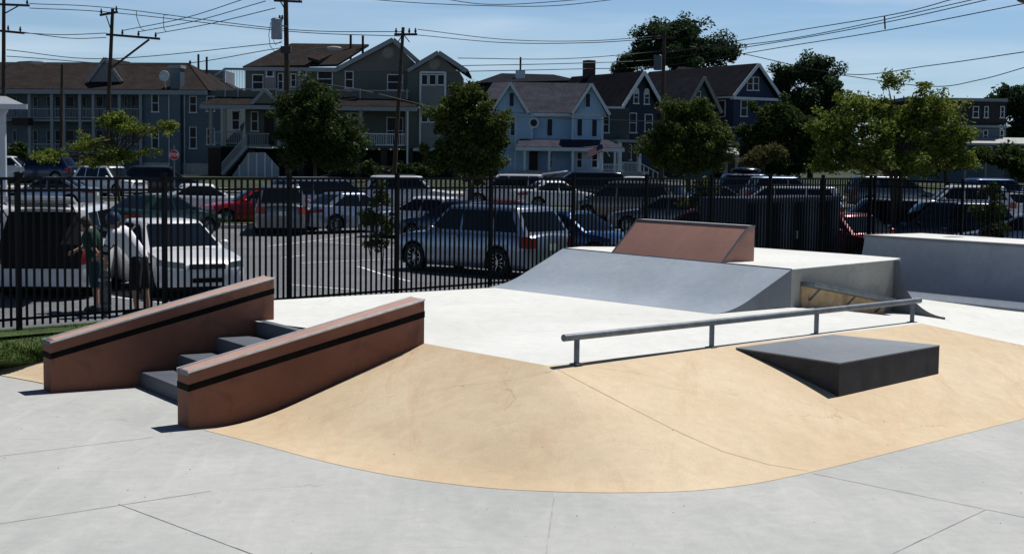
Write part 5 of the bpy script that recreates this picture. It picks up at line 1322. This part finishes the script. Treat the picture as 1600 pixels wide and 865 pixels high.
# ------------------------------------------------------------------ people
def remesh(o, v=.018, it=6):
    m = o.modifiers.new('r', 'REMESH'); m.mode = 'VOXEL'; m.voxel_size = v; m.use_smooth_shade = True
    s = o.modifiers.new('s', 'SMOOTH'); s.factor = .5; s.iterations = it
def limb(m, pts, rs, n=12):
    P_ = [Vector(p) for p in pts]
    m.tube(P_, rs, n)
    for p, r in zip(P_, rs): m.ball(p, r*.99, n=12, m=8)
def person(label, loc, rz, J, shirt, shorts, helmet=None, hairc=(.03,.02,.015), pads=False):
    """J: joint positions (local metres)"""
    t = thing('person', label, 'person', loc, rz)
    b = MB()
    b.ball(J['head'], .105, .9, 1.0, 1.22, 16, 12); limb(b, [J['neck'], J['head']], [.06,.055])
    hd = Vector(J['head']); fw = Vector(J.get('face', (0,-1,0))).normalized()
    b.ball(hd+fw*.10+Vector((0,0,-.01)), .018, 1, 1.3, 1.2, 8, 6)       # nose
    b.ball(hd+fw*.07+Vector((0,0,-.08)), .04, 1, 1, .8, 8, 6)           # chin
    sd = fw.cross(Vector((0,0,1)))
    for s_ in (-1, 1): b.ball(hd+sd*s_*.098, .028, .6, .9, 1.2, 8, 6)
    limb(b, [J['pelvis'], J['waist'], J['chest'], J['neck']], [.145,.13,.155,.07])
    for s_ in ('l', 'r'):
        limb(b, [J['chest'], J['sh'+s_]], [.10,.062]); limb(b, [J['sh'+s_], J['el'+s_], J['wr'+s_]], [.058,.044,.03])
        limb(b, [J['pelvis'], J['hip'+s_]], [.12,.095]); limb(b, [J['hip'+s_], J['kn'+s_], J['an'+s_]], [.092,.062,.042])
        a = Vector(J['an'+s_]); f = Vector(J.get('foot', (0,-1,0))).normalized(); limb(b, [a+Vector((0,0,-.04)), a+f*.16+Vector((0,0,-.055))], [.042,.032])
        w = Vector(J['wr'+s_]); e_ = Vector(J['el'+s_]); d = (w-e_).normalized(); q = d.cross(Vector((0,1,.2))).normalized()
        b.ball(w+d*.05, .04, 1, .7, 1.1, 10, 8)
        for k in range(4):
            s0 = w+d*.075+q*(k-1.5)*.018; L_ = (.07,.08,.075,.058)[k]
            limb(b, [s0, s0+d*L_*.55, s0+d*L_*.8+Vector((0,0,-.02))], [.0095,.009,.007], 6)
        limb(b, [w+d*.03+q*.03, w+d*.06+q*.055, w+d*.09+q*.055], [.012,.010,.008], 6)
    o = b.build('body', M_SKIN, t); remesh(o, .011, 3)
    c = MB(); limb(c, [Vector(J['pelvis'])+Vector((0,0,.02)), J['waist'], J['chest']], [.165,.16,.182]); limb(c, [J['chest'], Vector(J['neck']).lerp(Vector(J['chest']), .25)], [.16,.085])
    for s_ in ('l', 'r'):
        limb(c, [J['chest'], J['sh'+s_]], [.13,.085]); e_ = Vector(J['sh'+s_]).lerp(Vector(J['el'+s_]), .72); limb(c, [J['sh'+s_], e_], [.085,.078])
    o = c.build('shirt', shirt, t); remesh(o, .02, 5)
    c = MB(); limb(c, [J['pelvis'], Vector(J['waist']).lerp(Vector(J['pelvis']), .4)], [.168,.15])
    for s_ in ('l', 'r'):
        limb(c, [J['pelvis'], J['hip'+s_]], [.14,.122]); e_ = Vector(J['hip'+s_]).lerp(Vector(J['kn'+s_]), .95); limb(c, [J['hip'+s_], e_], [.122,.105])
    o = c.build('shorts', shorts, t); remesh(o, .02, 5)
    for s_ in ('l', 'r'):
        c = MB(); a = Vector(J['an'+s_]); f = Vector(J.get('foot', (0,-1,0))).normalized(); limb(c, [a+Vector((0,0,-.045))-f*.04, a+f*.06+Vector((0,0,-.05)), a+f*.19+Vector((0,0,-.062))], [.055,.05,.042]); o = c.build('shoe', M_CHAR, t); remesh(o, .012, 3)
    if helmet:
        c = MB(); c.ball(hd+Vector((0,0,.035)), .138, .95, 1.1, .92, 20, 12); o = c.build('helmet', helmet, t, smooth=True)
        c = MB(); c.tube([hd+sd*.10+Vector((0,0,.02)), hd+fw*.05+Vector((0,0,-.13)), hd-sd*.10+Vector((0,0,.02))], .009, 6); c.build('chin_strap', M_UNDER, t)
    c = MB(); c.ball(hd-fw*.02+Vector((0,0,.025)), .115, .93, 1.0, 1.1 if not helmet else 1.0, 14, 9)
    if helmet: c.ball(hd-fw*.07+Vector((0,0,-.06)), .06, 1.2, .8, 1, 10, 8)
    c.build('hair', mat('dark_hair', hairc, .6), t, smooth=True)
    for s_ in ('l', 'r'):
        c = MB(); c.ball(hd+fw*.088+sd*(.035 if s_ == 'l' else -.035)+Vector((0,0,.008)), .012, n=8, m=6); c.build('eye', M_UNDER, t)
    if pads:
        for s_ in ('l', 'r'):
            e_ = Vector(J['el'+s_]); c = MB(); dirn = (Vector(J['wr'+s_])-Vector(J['sh'+s_])).normalized(); c.tube([e_-dirn*.1, e_, e_+dirn*.1], [.06,.07,.058], 12)
            pd = c.build('elbow_pad', M_UNDER, t, smooth=True); c = MB(); c.ball(e_+Vector((.0,-.045,0)), .055, .9, .7, 1.2, 12, 8); c.build('pad_cap', M_GREYT, pd, smooth=True)
    return t
Yp = 25.3
loc = at(208, 300, Yp); loc.z = g(Yp)
S_ = 1.0
J1 = dict(pelvis=(.08,.05,.98), waist=(.02,.0,1.12), chest=(-.16,-.05,1.36), neck=(-.27,-.07,1.50), head=(-.31,-.12,1.63), face=(-.85,-.35,-.3),
  shl=(-.30,-.22,1.43), shr=(-.20,.14,1.46), ell=(-.38,-.31,1.15), elr=(-.46,.22,1.2), wrl=(-.38,-.36,.92), wrr=(-.65,.15,1.02),
  hipl=(.06,-.06,.92), hipr=(.10,.14,.92), knl=(.04,-.10,.50), knr=(.14,.20,.50), anl=(.08,-.10,.09), anr=(.19,.22,.09), foot=(-1,-.3,0))
person('person in white T-shirt and blue helmet leaning over a skateboard', loc, 0, J1, mat('white_cotton', (.82,.80,.86), .9, var=.06, scale=6, bump=.3, bscale=8), mat('black_cotton', (.01,.01,.013), .9), mat('helmet_blue', (.015,.03,.08), .35), pads=True)
# upright skateboard by the person's hand
sb = thing('skateboard', 'skateboard standing on its tail in the hand of the helmeted person', 'skateboard', (loc.x-.38, loc.y-.39, g(Yp)), 0)
rows = []
for k in range(17):
    u = k/16; z = .02+.80*u; bend = -.06*max(0, (u-.82)/.18)**1.5-.06*max(0, (.18-u)/.18)**1.5
    hw_ = .10*math.sqrt(max(.02, 1-max(0, abs(u-.5)*2-.72)**2/.28**2*.98))
    rows.append([(x*hw_, bend, z) for x in (-1,-.6,0,.6,1)])
b = MB().grid(rows); o = b.build('deck', mat('skate_deck', (.05,.055,.07), .8, col2=(.22,.2,.2), scale=12), sb, smooth=True); s_ = o.modifiers.new('s', 'SOLIDIFY'); s_.thickness = .012
for z in (.2, .64):
    o = MB().bb(-.07,.07,-.055,-.012,z-.02,z+.02).build('truck', M_STEEL, sb)
    for x in (-.085, .085): MB().tube([(x-.018,-.05,z),(x+.018,-.05,z)], .027, 12).build('skate_wheel', M_WHITE, o)
loc2 = at(150, 300, 25.9); loc2.z = g(25.9)
J2 = dict(pelvis=(0,.0,.92), waist=(-.03,0,1.06), chest=(-.08,-.02,1.28), neck=(-.12,-.02,1.44), head=(-.20,-.02,1.52), face=(-1,.2,-.3),
  shl=(-.06,-.19,1.37), shr=(-.08,.17,1.37), ell=(.02,-.25,1.12), elr=(-.25,.25,1.14), wrl=(.14,-.22,.95), wrr=(-.42,.15,1.05),
  hipl=(0,-.09,.87), hipr=(0,.09,.87), knl=(.0,-.11,.48), knr=(-.05,.12,.48), anl=(.03,-.11,.09), anr=(-.02,.13,.09), foot=(-1,-.1,0))
person('person in green shirt bending into the open rear of the white minivan', loc2, 0, J2, mat('green_cotton', (.006,.035,.028), .9), mat('teal_cotton', (.015,.045,.055), .9))
# ------------------------------------------------------------------ park floodlight peeking in at top right
c = at(1604, 2, 30); t = thing('flood_light', 'dark lamp head poking in at the top right corner', 'street lamp', (c.x+1.0, c.y, 0))
o = Vector((c.x+1.0, c.y, 0)); MB().tube([(0,0,-.1),(0,0,c.z+.3)], [.09,.06], 12).build('pole', M_CHAR, t, smooth=True)
b = MB(); b.tube([(0,0,c.z+.2),(-.5,0,c.z+.25),(-.85,0,c.z+.1)], .03, 8); b.build('lamp_arm', M_CHAR, t)
b = MB(); b.ball((-1.0,0,c.z+.05), .14, 1.5, 1.1, .7, 16, 10); b.build('lamp_head', M_CHAR, t, smooth=True)
b = MB(); b.ball((-.93,0,c.z-.06), .05, 1, 1, 1.3); b.build('sensor', M_GLASS, t, smooth=True)
# ------------------------------------------------------------------ camera, light, world
cam = bpy.data.cameras.new('Camera'); co = bpy.data.objects.new('Camera', cam); COL.objects.link(co)
cam.sensor_width = 36; cam.lens = FPX/1600*36; cam.clip_end = 20000; cam.clip_start = .1
co.location = CAM; co.rotation_euler = MC.to_euler(); sc.camera = co
SE, SAZ = math.radians(62), Vector((.72, .69))
sd_ = Vector((SAZ.x*math.cos(SE), SAZ.y*math.cos(SE), math.sin(SE))).normalized()
sun = bpy.data.lights.new('sun', 'SUN'); sun.energy = 4.8; sun.angle = math.radians(.53); sun.color = (1, .97, .93)
so = bpy.data.objects.new('sun', sun); COL.objects.link(so); so.rotation_euler = sd_.to_track_quat('Z', 'Y').to_euler()
w = bpy.data.worlds.new('World'); sc.world = w; w.use_nodes = True
N = w.node_tree.nodes; K = w.node_tree.links
bg = N['Background']; sky = N.new('ShaderNodeTexSky'); sky.sky_type = 'NISHITA'; sky.sun_disc = False
sky.sun_elevation = SE; sky.sun_rotation = math.atan2(SAZ.x, SAZ.y); sky.air_density = 1.0; sky.dust_density = .3; sky.ozone_density = 4.0
tc = N.new('ShaderNodeTexCoord'); mp = N.new('ShaderNodeMapping'); mp.inputs['Scale'].default_value = (3.0, 3.0, 26)
cn = N.new('ShaderNodeTexNoise'); cn.inputs['Scale'].default_value = 1.3; cn.inputs['Detail'].default_value = 7; cn.inputs['Distortion'].default_value = .6
K.new(tc.outputs['Generated'], mp.inputs[0]); K.new(mp.outputs[0], cn.inputs['Vector'])
cr = N.new('ShaderNodeMapRange'); cr.inputs[1].default_value = .38; cr.inputs[2].default_value = .75; cr.inputs[3].default_value = .28; cr.inputs[4].default_value = .92
K.new(cn.outputs['Fac'], cr.inputs[0])
sx = N.new('ShaderNodeSeparateXYZ'); K.new(tc.outputs['Generated'], sx.inputs[0])
el = N.new('ShaderNodeMapRange'); el.inputs[1].default_value = .02; el.inputs[2].default_value = .30; el.inputs[3].default_value = 1; el.inputs[4].default_value = 0   # summer haze low in the sky
K.new(sx.outputs[2], el.inputs[0])
ml = N.new('ShaderNodeMath'); ml.operation = 'MULTIPLY'; K.new(cr.outputs[0], ml.inputs[0]); K.new(el.outputs[0], ml.inputs[1])
tint = N.new('ShaderNodeMix'); tint.data_type = 'RGBA'; tint.blend_type = 'MULTIPLY'; tint.inputs[0].default_value = 1; tint.inputs[7].default_value = (.56,.77,.99,1)
K.new(sky.outputs[0], tint.inputs[6])
mx = N.new('ShaderNodeMix'); mx.data_type = 'RGBA'; K.new(ml.outputs[0], mx.inputs[0]); K.new(tint.outputs[2], mx.inputs[6]); mx.inputs[7].default_value = (7.0,8.3,9.7,1)
bd_m = N.new('ShaderNodeMapRange'); bd_m.inputs[1].default_value = .10; bd_m.inputs[2].default_value = .38; bd_m.inputs[3].default_value = 1.85; bd_m.inputs[4].default_value = .66
K.new(sx.outputs[2], bd_m.inputs[0])
vs_ = N.new('ShaderNodeVectorMath'); vs_.operation = 'SCALE'; K.new(mx.outputs[2], vs_.inputs[0]); K.new(bd_m.outputs[0], vs_.inputs['Scale'])
K.new(vs_.outputs[0], bg.inputs['Color']); bg.inputs['Strength'].default_value = .05
sc.view_settings.view_transform = 'Standard'; sc.view_settings.look = 'None'; sc.view_settings.exposure = 0; sc.view_settings.gamma = 1
sc.render.engine = 'CYCLES'; sc.cycles.use_denoising = True; sc.cycles.max_bounces = 6
